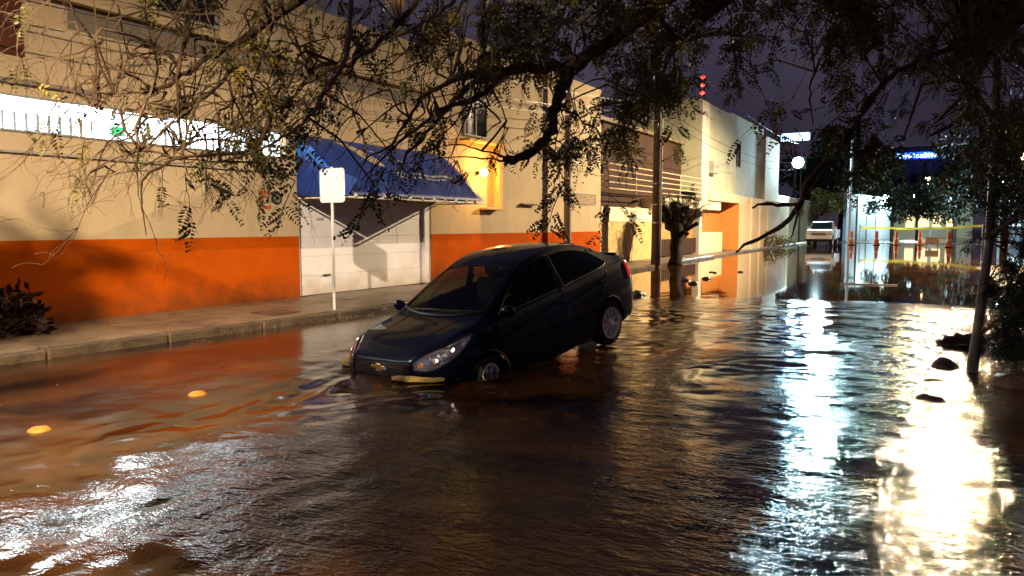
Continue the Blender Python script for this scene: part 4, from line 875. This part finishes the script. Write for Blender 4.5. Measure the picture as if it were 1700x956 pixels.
# ------------------------------------------------------------------ wheel builder (local car coordinates, axle along y)
def wheel(parent, c, rad, wid, side, steer=0.0, spokes=9, rimcol=None, name='wheel', lift=None):
    e = bpy.data.objects.new(name, None); COL.objects.link(e); e.location = c; e.rotation_euler.z = steer; e.parent = parent; e.empty_display_size = .1
    s = side; w = wid / 2
    rr = rad * 0.69
    def sub(nm, mb, mt, **k):
        o = mb.build(nm, mt, None, **k); o.parent = e; return o
    sub('tyre', MB().lathe([(rr, -w * .8), (rr + .02, -w), (rad * .95, -w * .95), (rad, -w * .7), (rad, w * .7), (rad * .95, w * .95), (rr + .02, w), (rr, w * .8)], (0, 0, 0), 'y', 36), rubber, smooth=40)
    rm_ = rimcol or mat('hubcap_silver', (0.82, 0.83, 0.86), 0.3, metal=0.1)
    sub('rim', MB().lathe([(rr + .004, s * w * .8), (rr + .004, s * (w + .004)), (rr * .9, s * (w + .002)), (rr * .87, s * w * .7)], (0, 0, 0), 'y', 36), rm_, smooth=40)
    sub('rim_back', MB().lathe([(rr, s * w * .45), (rr * .5, s * w * .5), (.02, s * w * .5)], (0, 0, 0), 'y', 36), blk)
    hub = MB().lathe([(rr * .26, s * w * .5), (rr * .26, s * w * .9), (rr * .2, s * (w + .002)), (.01, s * (w + .006))], (0, 0, 0), 'y', 20); sub('hub', hub, rm_, smooth=40)
    for k in range(spokes):
        q = 2 * math.pi * k / spokes; u = Vector((math.cos(q), 0, math.sin(q))); t = Vector((-math.sin(q), 0, math.cos(q)))
        pts = [u * rr * .2 + t * rr * .10, u * rr * .2 - t * rr * .10, u * rr * .9 - t * rr * .15, u * rr * .9 + t * rr * .15]
        sub('spoke', MB().prism([p_ + Vector((0, s * w * .86, 0)) for p_ in pts], (0, -s * .02, 0)), rm_, bevel=.006)
    return e

# ------------------------------------------------------------------ dark blue saloon car, nose down in the hole
navy = bpy.data.materials.new('navy_paint'); navy.use_nodes = True
b = navy.node_tree.nodes['Principled BSDF']; b.inputs['Base Color'].default_value = (0.0015, 0.0035, 0.022, 1); b.inputs['Metallic'].default_value = 0.0
b.inputs['Roughness'].default_value = 0.6; b.inputs['Specular IOR Level'].default_value = 0.04; b.inputs['Coat Weight'].default_value = 0.7; b.inputs['Coat Roughness'].default_value = 0.03; b.inputs['Coat IOR'].default_value = 1.38
car = empty('sedan_car', (0, 0, 0), 'dark blue sedan with its nose sunk in the flooded hole', 'car')
# stations: x, zb bottom, zs shoulder, zt centre top, yw max half width, ysh shoulder half width, yr roof edge half width, zr roof edge z
ST = [
 (2.045, .34, .46, .52, .26, .23, .18, .515),
 (2.03, .27, .55, .63, .46, .42, .34, .62),
 (1.98, .22, .65, .72, .60, .55, .45, .75),
 (1.91, .20, .71, .79, .68, .63, .50, .775),
 (1.80, .19, .765, .85, .745, .695, .56, .83),
 (1.64, .185, .81, .905, .80, .75, .64, .89),
 (1.42, .18, .85, .935, .832, .78, .67, .92),
 (1.22, .18, .875, .955, .845, .795, .69, .94),
 (1.10, .18, .885, .985, .85, .795, .685, .965),
 (.90, .18, .90, 1.085, .85, .795, .665, 1.055),
 (.60, .18, .925, 1.245, .85, .79, .615, 1.205),
 (.28, .18, .95, 1.385, .85, .785, .57, 1.34),
 (.02, .18, .965, 1.465, .85, .785, .565, 1.42),
 (-.30, .18, .98, 1.50, .85, .785, .565, 1.455),
 (-.65, .18, .995, 1.495, .85, .78, .56, 1.45),
 (-.95, .18, 1.01, 1.455, .85, .78, .55, 1.41),
 (-1.22, .18, 1.025, 1.38, .85, .775, .55, 1.34),
 (-1.48, .19, 1.035, 1.265, .845, .765, .58, 1.225),
 (-1.70, .20, 1.045, 1.16, .835, .75, .62, 1.13),
 (-1.86, .215, 1.05, 1.125, .82, .735, .63, 1.105),
 (-1.93, .23, 1.045, 1.12, .80, .71, .60, 1.10),
 (-1.98, .25, .98, 1.06, .775, .68, .57, 1.04),
 (-2.02, .28, .87, .93, .73, .65, .55, .915),
 (-2.055, .32, .70, .75, .66, .60, .50, .74),
 (-2.065, .38, .56, .60, .52, .47, .38, .595)]
def section(s):
    x, zb, zs, zt, yw, ysh, yr, zr = s; h = zs - zb
    P = [(0, zb), (.55 * yw, zb), (.88 * yw, zb + .01), (.965 * yw, zb + .06 * h + .02), (.99 * yw, zb + .30 * h), (yw, zb + .52 * h), (.992 * yw, zb + .72 * h), (.975 * yw, zb + .82 * h), (.5 * (yw + ysh), zb + .93 * h), (ysh, zs), (ysh - .022, zs + .12 * (zr - zs)), (ysh * .62 + yr * .38, zs + .42 * (zr - zs)), (ysh * .3 + yr * .7, zs + .75 * (zr - zs)), (yr + .012, zr - .02 * (zr - zs)), (yr - .04, zr + .35 * (zt - zr)), (yr * .55, zr + .8 * (zt - zr)), (0, zt)]
    return [Vector((x, y, z)) for y, z in P]
S0 = [section(s) for s in ST]
def crom(a, b_, c, d, t): return 0.5 * ((2 * b_) + (c - a) * t + (2 * a - 5 * b_ + 4 * c - d) * t * t + (3 * b_ - a - 3 * c + d) * t ** 3)
NS = 7
def upsample(rows, n_):
    out = []
    for i in range(len(rows) - 1):
        a, b_, c, d = rows[max(i - 1, 0)], rows[i], rows[i + 1], rows[min(i + 2, len(rows) - 1)]
        for k in range(n_): out.append([crom(a[j], b_[j], c[j], d[j], k / n_) for j in range(len(b_))])
    out.append(rows[-1]); return out
rows = upsample(S0, NS)
cols = list(map(list, zip(*rows))); cols = upsample(cols, 4); rows = list(map(list, zip(*cols)))
for r_ in rows:
    r_[0].y = 0; r_[-1].y = 0
nr, nc = len(rows), len(rows[0])
verts = []; faces = []
for r_ in rows:
    verts += [p.copy() for p in r_] + [Vector((p.x, -p.y, p.z)) for p in r_[1:-1][::-1]]
nn_ = 2 * nc - 2
for i in range(nr - 1):
    for j in range(nn_): faces.append((i * nn_ + j, i * nn_ + (j + 1) % nn_, (i + 1) * nn_ + (j + 1) % nn_, (i + 1) * nn_ + j))
faces.append(tuple(range(nn_))[::-1]); faces.append(tuple(range((nr - 1) * nn_, nr * nn_)))
BVH = BVHTree.FromPolygons([tuple(v) for v in verts], faces)
def hit(o_, d_):
    h_ = BVH.ray_cast(Vector(o_), Vector(d_).normalized())
    if h_[0] is None: h_ = BVH.find_nearest(Vector(o_) + Vector(d_).normalized() * 1.2)
    n_ = h_[1]; 
    if n_.dot(Vector(d_)) > 0: n_ = -n_
    return h_[0], n_
def side_hit(x, z, s): return hit((x, 2 * s, z), (0, -s, 0))
def top_hit(x, y, s=1): return hit((x, y, 3), (0, 0, -1))
def front_hit(y, z, s=1): return hit((4, y, z), (-1, 0, 0))
def rear_hit(y, z, s=1): return hit((-4, y, z), (1, 0, 0))
def inpoly(p, poly):
    x, y = p; c = False; n_ = len(poly)
    for i in range(n_):
        x1, y1 = poly[i]; x2, y2 = poly[(i + 1) % n_]
        if (y1 > y) != (y2 > y) and x < (x2 - x1) * (y - y1) / (y2 - y1) + x1: c = not c
    return c
def shrink(poly, k):
    cx = sum(p[0] for p in poly) / len(poly); cy = sum(p[1] for p in poly) / len(poly)
    out = []
    for x, y in poly:
        d = math.hypot(x - cx, y - cy); out.append((x + (cx - x) * k / d, y + (cy - y) * k / d))
    return out
# window outlines
FRONT_WIN = dict(lo=[(.93, .945), (.4, .97), (-.28, 1.0)], hi=[(.87, .975), (.36, 1.27), (.04, 1.38), (-.25, 1.405)])
REAR_WIN = dict(lo=[(-.36, 1.005), (-.8, 1.03), (-1.28, 1.06), (-1.42, 1.085)], hi=[(-.33, 1.405), (-.65, 1.40), (-.95, 1.345), (-1.2, 1.255), (-1.40, 1.11)])
def curve(P, t):
    L = [0]; 
    for i in range(len(P) - 1): L.append(L[-1] + math.dist(P[i], P[i + 1]))
    s = t * L[-1]
    for i in range(len(P) - 1):
        if s <= L[i + 1] + 1e-9: u = (s - L[i]) / (L[i + 1] - L[i]); return tuple(P[i][k] + (P[i + 1][k] - P[i][k]) * u for k in range(2))
    return P[-1]
def smoothc(P, n_=4):
    V = [Vector((*p, 0)) for p in P]; out = []
    for i in range(len(V) - 1):
        for k in range(n_): q = crom(V[max(i - 1, 0)], V[i], V[i + 1], V[min(i + 2, len(V) - 1)], k / n_); out.append((q.x, q.y))
    out.append(P[-1]); return out
def patch(lo, hi, fn, off, nu, nv, s=1, flip=1):
    lo, hi = smoothc(lo), smoothc(hi); G = []
    for i in range(nu + 1):
        a, c = curve(lo, i / nu), curve(hi, i / nu)
        for j in range(nv + 1):
            u = a[0] + (c[0] - a[0]) * j / nv; v = a[1] + (c[1] - a[1]) * j / nv
            p, n_ = fn(u, v * flip, s) if fn is not side_hit else fn(u, v, s)
            G.append(p + n_ * off)
    m_ = MB(); m_.grid(G, nu + 1, nv + 1); return m_
def outline(lo, hi, n_=24):
    lo, hi = smoothc(lo), smoothc(hi); return [curve(lo, i / n_) for i in range(n_ + 1)] + [curve(hi, 1 - i / n_) for i in range(n_ + 1)]
# windshield and rear glass outlines in (x, y): lo/hi run across the car
WS_lo = [(.97, -.645), (1.06, -.40), (1.095, 0), (1.06, .40), (.97, .645)]; WS_hi = [(.30, -.50), (.265, -.3), (.255, 0), (.265, .3), (.30, .50)]
RG_lo = [(-1.70, -.53), (-1.74, -.3), (-1.75, 0), (-1.74, .3), (-1.70, .53)]; RG_hi = [(-1.12, -.47), (-1.09, -.3), (-1.08, 0), (-1.09, .3), (-1.12, .47)]
wsP = shrink(outline(WS_lo, WS_hi), .03); rgP = shrink(outline(RG_lo, RG_hi), .03)
fwP = shrink(outline(**FRONT_WIN), .025); rwP = shrink(outline(**REAR_WIN), .025)
WX, WR = 1.26, .345
keep = []
for f in faces:
    c = sum((verts[i] for i in f), Vector()) / len(f)
    if len(f) > 4: keep.append(f); continue
    if abs(c.y) > .45 and c.z < .75 and (math.hypot(c.x - WX, c.z - .31) < WR or math.hypot(c.x + WX, c.z - .31) < WR): continue
    if c.z > 1.0 or c.z > .93:
        if inpoly((c.x, c.y), wsP) and c.x > 0.2: continue
        if inpoly((c.x, c.y), rgP) and c.x < -1: continue
        if abs(c.y) > .5 and (inpoly((c.x, c.z), fwP) or inpoly((c.x, c.z), rwP)) : continue
    keep.append(f)
used_ = sorted({i for f in keep for i in f}); ix = {v: k for k, v in enumerate(used_)}
# snap arch rim vertices onto the circle
vv = [verts[i].copy() for i in used_]
cnt_ = {}
for f in keep:
    for k in range(len(f)):
        e_ = tuple(sorted((f[k], f[(k + 1) % len(f)]))); cnt_[e_] = cnt_.get(e_, 0) + 1
bd = {i for e_, k in cnt_.items() if k == 1 for i in e_}
for i in bd:
    v = vv[ix[i]]
    for cx in (WX, -WX):
        d = math.hypot(v.x - cx, v.z - .31)
        if abs(v.y) > .45 and v.z < .8 and .30 < d < .42: v.x = cx + (v.x - cx) * WR / d; v.z = .31 + (v.z - .31) * WR / d
m_ = MB(); m_.add(vv, [tuple(ix[i] for i in f) for f in keep]); body = m_.build('body', navy, car, smooth=35, origin=(0, 0, 0))
def clear(name, tint, base=0.06):
    m = bpy.data.materials.new(name); m.use_nodes = True; n, l = m.node_tree.nodes, m.node_tree.links; n.clear()
    o = n.new('ShaderNodeOutputMaterial'); mx = n.new('ShaderNodeMixShader'); t = n.new('ShaderNodeBsdfTransparent'); g = n.new('ShaderNodeBsdfGlossy'); lw = n.new('ShaderNodeLayerWeight'); lw.inputs[0].default_value = .5; pw = n.new('ShaderNodeMath'); pw.operation = 'POWER'; pw.inputs[1].default_value = 4.5; l.new(lw.outputs['Facing'], pw.inputs[0]); f = n.new('ShaderNodeMath'); f.operation = 'MULTIPLY_ADD'; f.inputs[1].default_value = .8; f.inputs[2].default_value = .04; l.new(pw.outputs[0], f.inputs[0])
    t.inputs[0].default_value = (*tint, 1); g.inputs['Roughness'].default_value = .02
    l.new(f.outputs[0], mx.inputs[0]); l.new(t.outputs[0], mx.inputs[1]); l.new(g.outputs[0], mx.inputs[2]); l.new(mx.outputs[0], o.inputs[0]); return m
cglass = clear('tinted_glass', (.10, .12, .11)); cglass2 = clear('clear_car_glass', (.42, .48, .43)); clens = clear('clear_lens', (.95, .97, 1))
def strip(pts, name, mt, r, n_=6, parent=car): return MB().tube(pts, r, n_).build(name, mt, parent, smooth=50)
def ring(lo, hi, fn, s, name, r, mt, flip=1, off=.003):
    P = [fn(a, c * flip, s) if fn is not side_hit else fn(a, c, s) for a, c in outline(lo, hi, 26)]
    P = [p + n_ * off for p, n_ in P]; P.append(P[0]); return strip(P, name, mt, r)
patch(WS_lo, WS_hi, top_hit, .002, 24, 16).build('windshield', cglass2, car, smooth=True); ring(WS_lo, WS_hi, top_hit, 1, 'windshield_seal', .010, blk)
patch(RG_lo, RG_hi, top_hit, .002, 20, 14).build('rear_window', cglass, car, smooth=True); ring(RG_lo, RG_hi, top_hit, 1, 'rear_window_seal', .010, blk)
for s in (1, -1):
    for wn in (FRONT_WIN, REAR_WIN):
        patch(wn['lo'], wn['hi'], side_hit, .001, 20, 10, s).build('side_window', cglass2 if s < 0 else cglass, car, smooth=True)
        ring(wn['lo'], wn['hi'], side_hit, s, 'window_seal', .009, blk)
    # pillar between the side windows
    patch([(-.36, .985), (-.28, .985)], [(-.33, 1.42), (-.25, 1.42)], side_hit, .004, 2, 12, s).build('pillar', blk, car, smooth=True)
    # arches, liners
    for cx in (WX, -WX):
        P = []
        for k in range(25):
            q = R(-12 + k * 204 / 24); x_, z_ = cx + (WR + .006) * math.cos(q), .31 + (WR + .006) * math.sin(q); p, n_ = side_hit(x_, max(z_, .2), s); P.append(p + n_ * .001)
        strip(P, 'arch_lip', navy, .011)
        lin = MB(); G = []
        for k in range(25):
            q = R(-20 + k * 220 / 24)
            for yq in (.845, .45): G.append((cx + (WR + .004) * math.cos(q), s * min(yq, .80), .31 + (WR + .004) * math.sin(q)))
        lin.grid(G, 25, 2)
        lin.add([(cx + .36 * math.cos(R(k * 15)), s * .45, .31 + .36 * math.sin(R(k * 15))) for k in range(24)], [tuple(range(24))]); lin.build('wheel_liner', blk, car, fix=False)
    # door seams
    def seam(P, rr_=.0035): 
        Q = []
        for i in range(len(P) - 1):
            for k in range(6): Q.append(tuple(P[i][a] + (P[i + 1][a] - P[i][a]) * k / 6 for a in range(2)))
        Q.append(P[-1]); strip([side_hit(x_, z_, s)[0] for x_, z_ in Q], 'door_seam', blk, rr_)
    seam([(.98, .90), (.99, .75), (.90, .40), (.84, .30)]); seam([(-.31, .99), (-.33, .60), (-.30, .28)]); seam([(-1.36, 1.03), (-1.22, .86), (-1.02, .68), (-.90, .50), (-.80, .29)]); seam([(.84, .29), (0, .27), (-.80, .29)])
    seam([(1.60, .60), (1.72, .55), (1.88, .52)])
    # door handles
    for hx, hz in ((-.12, .865), (-1.08, .90)):
        p, n_ = side_hit(hx, hz, s); p2, n2 = side_hit(hx - .17, hz + .008, s)
        MB().tube([p - n_ * .005, p + n_ * .028, p2 + n2 * .028, p2 - n2 * .005], .012, 6).build('door_handle', navy, car, smooth=50)
    # lower sill trim
    patch([(.86, .21), (-.86, .21)], [(.86, .26), (-.86, .26)], side_hit, .008, 12, 2, s).build('sill_trim', blk, car, smooth=True)
    # mirrors
    p, n_ = side_hit(.84, .96, s); c = p + Vector((.02, s * .13, .045))
    strip([p, p + Vector((.01, s * .07, .02)), c], 'mirror_arm', blk, .018)
    bm = bmesh.new(); bmesh.ops.create_uvsphere(bm, u_segments=16, v_segments=10, radius=1)
    for v in bm.verts: v.co = Vector((v.co.x * (.07 if v.co.x > 0 else .012), v.co.y * .10, v.co.z * .068)) + c
    me = bpy.data.meshes.new('mirror'); bm.to_mesh(me); bm.free(); me.shade_smooth(); me.materials.append(navy); mo = bpy.data.objects.new('mirror', me); COL.objects.link(mo); mo.parent = car
    MB().prism([(c.x - .014, c.y + a * .085, c.z + d * .052) for a, d in ((-1, -.7), (-.7, -1), (.7, -1), (1, -.6), (1, .6), (.7, 1), (-.7, 1), (-1, .7))], (-.003, 0, 0)).build('mirror_glass', mat('mirror', (.8, .8, .8), .02, metal=1), mo)
    # headlights: patch in a 3/4 view
    dr_ = Vector((.80, s * .60, .12)).normalized(); tx = Vector((-dr_.y, dr_.x, 0)).normalized() * s
    def hl_hit(u, v, _s=1, dr_=dr_, tx=tx, s=s):
        o2 = Vector((1.74, s * .66, .735)) + tx * u + Vector((0, 0, 1)) * v
        return hit(o2 + dr_ * 1.2, -dr_)
    HLl = [(-.30, -.105), (-.12, -.115), (.08, -.06), (.22, .04), (.30, .13)]; HLh = [(-.31, -.02), (-.16, .045), (.04, .095), (.20, .15), (.31, .175)]
    hm = mat('headlight_reflector', (0.42, 0.40, 0.52), 0.16, metal=0.85, bump=1.0, bscale=34, var=.7, vscale=22)
    patch(HLl, HLh, lambda u, v, _s: hl_hit(u, v), .002, 18, 8).build('headlight_bowl', hm, car, smooth=True)
    lens = patch(HLl, HLh, lambda u, v, _s: hl_hit(u, v), .016, 18, 8).build('headlight', clens, car, smooth=True)
    p, n_ = hl_hit(.12, .055); MB().lathe([(.004, -.016), (.016, 0), (.004, .016)], p + n_ * .02, 'z', 10).build('bulb', mat('side_bulb', (1, .9, .7), .3, emit=(1, .82, .55), estr=5), lens, smooth=True)
    Pr = [hl_hit(a, c_) for a, c_ in outline(HLl, HLh, 20)]; strip([q + n_ * .006 for q, n_ in Pr + Pr[:1]], 'headlight_rim', blk, .008)
    for uu, vv_, rr_, am in ((.12, .055, .045, 0), (-.07, -.02, .05, 0), (-.22, -.06, .03, 1)):
        p, n_ = hl_hit(uu, vv_); a1 = n_.orthogonal().normalized(); a2 = n_.cross(a1); mm = MB()
        V_ = []
        for r2, h2 in ((rr_, .002), (rr_ * .9, .010), (rr_ * .55, .004), (.004, .008)):
            V_ += [p + n_ * h2 + (a1 * math.cos(R(k * 22.5)) + a2 * math.sin(R(k * 22.5))) * r2 for k in range(16)]
        mm.add(V_, [(i * 16 + k, i * 16 + (k + 1) % 16, (i + 1) * 16 + (k + 1) % 16, (i + 1) * 16 + k) for i in range(3) for k in range(16)]); mm.build('lamp_bowl', mat('amber_lamp', (.8, .25, .05), .2, metal=.3) if am else mat('chrome', (.8, .8, .82), .08, metal=1), lens, smooth=True)
    # tail lights
    dr2 = Vector((-.62, s * .78, .10)).normalized(); tx2 = Vector((dr2.y, -dr2.x, 0)).normalized() * s
    def tl_hit(u, v, dr2=dr2, tx2=tx2, s=s): return hit(Vector((-1.92, s * .66, .90)) + tx2 * u + Vector((0, 0, v)) + dr2 * 1.2, -dr2)
    TLl = [(-.20, .03), (-.05, -.08), (.10, -.11), (.17, -.10)]; TLh = [(-.20, .05), (-.08, .10), (.08, .12), (.17, .10)]
    patch(TLl, TLh, lambda u, v, _s: tl_hit(u, v), .012, 12, 8).build('tail_light', mat('tail_red', (.75, .02, .01), .12, emit=(1, .03, .01), estr=.35, coat=1), car, smooth=True)
    # fog recess
    patch([(.50 * s, .28), (.70 * s, .30)], [(.52 * s, .40), (.68 * s, .40)], lambda u, v, _s: front_hit(u, v), .006, 6, 4).build('fog_recess', blk, car, smooth=True)
# grille (upper slot, lower mesh), emblem, plate, bonnet lines, wipers, aerial
patch([(-.42, .57), (0, .56), (.42, .57)], [(-.44, .68), (0, .70), (.44, .68)], lambda u, v, _s: front_hit(u, v), .006, 20, 4).build('grille', blk, car, smooth=True)
patch([(-.34, .30), (0, .29), (.34, .30)], [(-.40, .46), (0, .47), (.40, .46)], lambda u, v, _s: front_hit(u, v), .006, 20, 4).build('lower_grille', blk, car, smooth=True)
for z in (.585, .61, .635, .66): strip([front_hit(y_, z - abs(y_) * .02)[0] + Vector((.012, 0, 0)) for y_ in np.linspace(-.38, .38, 15)], 'grille_bar', mat('grille_bar', (.02, .02, .022), .4), .005)
strip([front_hit(y_, .715 - abs(y_) * .04)[0] + Vector((.006, 0, 0)) for y_ in np.linspace(-.44, .44, 15)], 'grille_trim', mat('dark_trim', (.03, .03, .035), .3, metal=.3), .005)
p, n_ = front_hit(0, .64); ez = .655
em = [(-.105, -.012), (-.05, -.012), (-.04, -.038), (.03, -.038), (.04, -.016), (.11, -.016), (.095, .018), (.045, .018), (.038, .038), (-.032, .038), (-.04, .016), (-.10, .016)]
MB().prism([(p.x + .035, y_, ez + z_) for y_, z_ in em], (-.02, 0, 0)).build('emblem', mat('emblem_gold', (.85, .50, .12), .25, metal=.7, emit=None), car, bevel=.004)
MB().prism([(p.x + .03, y_ * 1.14, ez + z_ * 1.2) for y_, z_ in em], (-.02, 0, 0)).build('emblem_rim', mat('chrome', (.8, .8, .82), .08, metal=1), car)
for s in (1, -1):
    strip([top_hit(x_, s * (.64 + .04 * (1.8 - x_)))[0] for x_ in np.linspace(1.78, 1.04, 14)], 'bonnet_seam', blk, .0035)
    strip([top_hit(x_, s * (.34 + .10 * (1.9 - x_)))[0] + Vector((0, 0, -.001)) for x_ in np.linspace(1.78, 1.12, 12)], 'bonnet_crease', navy, .006)
strip([top_hit(1.86 - .16 * (y_ / .6) ** 2, y_)[0] for y_ in np.linspace(-.60, .60, 17)], 'bonnet_seam', blk, .0035)
strip([top_hit(1.115 - .12 * (y_ / .6) ** 2, y_)[0] + Vector((0, 0, .002)) for y_ in np.linspace(-.62, .62, 17)], 'cowl', blk, .016)
for y0, y1 in ((.05, .52), (-.45, .02)):
    q = [top_hit(1.065 - .02 * t - .05 * abs(y0 + (y1 - y0) * t), y0 + (y1 - y0) * t)[0] + Vector((0, 0, .02)) for t in np.linspace(0, 1, 8)]; strip(q, 'wiper', blk, .007)
p = top_hit(-1.0, 0)[0]; strip([p, p + Vector((-.12, 0, .16))], 'aerial', blk, .004)
# boot lip, rear plate, boot seams
patch([(-1.87, -.62), (-1.89, 0), (-1.87, .62)], [(-1.93, -.60), (-1.96, 0), (-1.93, .60)], top_hit, .022, 14, 4).build('boot_lip', navy, car, smooth=True, thick=.03)
patch([(-.26, .66), (.26, .66)], [(-.26, .80), (.26, .80)], lambda u, v, _s: rear_hit(u, v), .012, 4, 3).build('number_plate', white_p, car)
strip([rear_hit(y_, .55)[0] for y_ in np.linspace(-.6, .6, 11)], 'boot_seam', blk, .004)
# interior
seat_m = mat('seat_cloth', (.03, .03, .032), .8)
for sx, sy in ((.05, .36), (.05, -.36)):
    st_ = MB().box(sx - .28, sx + .24, sy - .24, sy + .24, .42, .60).build('seat', seat_m, car, bevel=.05, bseg=2)
    MB().box(sx - .40, sx - .26, sy - .23, sy + .23, .55, 1.12, rot=Matrix.Rotation(R(-14), 3, 'Y')).build('seat_back', seat_m, st_, bevel=.05, bseg=2)
    MB().box(sx - .47, sx - .38, sy - .12, sy + .12, 1.13, 1.30).build('headrest', seat_m, st_, bevel=.04, bseg=2)
MB().box(-1.25, -.75, -.6, .6, .42, .60).box(-1.35, -1.2, -.6, .6, .5, 1.08).build('rear_seat', seat_m, car, bevel=.05, bseg=2)
MB().box(.60, 1.0, -.66, .66, .70, .93).build('dashboard', blk, car, bevel=.06, bseg=2)
MB().box(-1.6, .9, -.7, .7, .22, .26).build('floor_pan', blk, car)
sw_r = [Vector((.50, .36, .90)) + Vector((math.sin(q) * .18 * .35, math.cos(q) * .18, math.sin(q) * .18)) for q in np.linspace(0, 2 * math.pi, 25)]; strip(sw_r, 'steering_wheel', blk, .014)
for cx, steer in ((WX, R(10)), (-WX, 0)):
    for s in (1, -1): wheel(car, (cx, s * .745, .300), .302, .19, s, steer if cx > 0 else 0)
car.location = (-4.85, 8.095, -.215)
car.rotation_euler = (R(1.6), R(9.3), R(-98.5))

# ------------------------------------------------------------------ white pickup truck
pk = empty('pickup_truck', (0, 0, 0), 'white pickup truck parked facing the camera at the water edge', 'pickup truck')
tw_ = mat('truck_white', (.88, .88, .88), .3, coat=.6)
def pr(pts, y0, y1, name, mt, bev=.03, parent=pk): return MB().prism([(x_, y0, z_) for x_, z_ in pts], (0, y1 - y0, 0)).build(name, mt, parent, bevel=bev, bseg=2)
pr([(2.65, .62), (2.72, .75), (2.70, 1.12), (2.55, 1.22), (1.25, 1.32), (1.15, .55), (1.25, .50), (2.35, .50)], -.93, .93, 'bonnet', tw_, .06)
pr([(1.25, .50), (1.30, 1.30), (-.55, 1.34), (-.55, .50)], -.95, .95, 'cab', tw_, .04)
# cab top with tumblehome
V_ = []
for x_, z_, y_ in ((1.22, 1.31, .88), (.55, 1.90, .74), (-.35, 1.93, .74), (-.55, 1.34, .88)): V_ += [(x_, -y_, z_), (x_, y_, z_)]
MB().add(V_, [(0, 1, 3, 2), (2, 3, 5, 4), (4, 5, 7, 6), (6, 7, 1, 0), (0, 2, 4, 6), (1, 7, 5, 3)]).build('cab_roof', tw_, pk, bevel=.05, bseg=2)
tgl = mat('truck_glass', (.02, .06, .06), .04, spec=.8)
MB().add([(1.185, -.80, 1.36), (1.185, .80, 1.36), (.60, .67, 1.87), (.60, -.67, 1.87)], [(0, 1, 2, 3)]).build('windshield', tgl, pk, thick=.012)
for s in (1, -1):
    MB().add([(1.0, s * .885, 1.37), (.55, s * .775, 1.82), (-.30, s * .775, 1.84), (-.45, s * .885, 1.37)], [(0, 1, 2, 3)]).build('side_window', tgl, pk, thick=.012)
    pr([(2.735, .86), (2.735, 1.02), (2.60, 1.03), (2.60, .85)], s * .93 - (.38 if s > 0 else 0), s * .93 + (.38 if s < 0 else 0), 'headlight', mat('truck_lamp', (.6, .62, .6), .1, metal=.6), .01)
    MB().box(1.0, 1.12, s * 1.0 - .1, s * 1.0 + .1, 1.32, 1.52).build('mirror', tw_, pk, bevel=.03)
    pr([(-.60, .62), (-.60, 1.30), (-2.75, 1.28), (-2.75, .62)], s * .95 - .04, s * .95 + .04, 'bed_side', tw_, .02)
    MB().tube([(1.2, s * .93, .85), (-.5, s * .93, .87)], .015, 5).build('door_trim', blk, pk)
pr([(-.58, .60), (-.58, .70), (-2.75, .70), (-2.75, .60)], -.9, .9, 'bed_floor', tw_, .01)
pr([(-2.70, .62), (-2.70, 1.28), (-2.78, 1.28), (-2.78, .62)], -.9, .9, 'tailgate', tw_, .01)
MB().box(2.66, 2.745, -.52, .52, .84, 1.04).build('grille', blk, pk, bevel=.01)
for z in (.90, .97): MB().box(2.73, 2.76, -.5, .5, z, z + .02).build('grille_bar', steel, pk)
MB().box(2.60, 2.86, -.93, .93, .56, .78).build('bumper', tw_, pk, bevel=.04, bseg=2)
MB().box(2.855, 2.87, -.2, .2, .56, .70).build('number_plate', mat('plate', (.7, .68, .6), .5), pk)
MB().box(-2.5, 2.4, -.6, .6, .38, .52).build('chassis', blk, pk)
for cx in (1.75, -1.65):
    for s in (1, -1):
        wheel(pk, (cx, s * .80, .39), .39, .25, s, 0, 6)
        MB().tube([(cx + .46 * math.cos(q), s * .955, .42 + .46 * math.sin(q)) for q in np.linspace(0, math.pi, 13)], .03, 6).build('arch', blk, pk)
p = wpt(1361, 409)
hd = math.atan2(-1, 0.02)
pk.rotation_euler = (0, 0, hd); f_ = Vector((math.cos(hd), math.sin(hd), 0)); pk.location = Vector((p.x, p.y, 0.03)) - f_ * 1.75 + Vector((0, 0, 0))
# tree shade plant at the left edge handled by the trees above
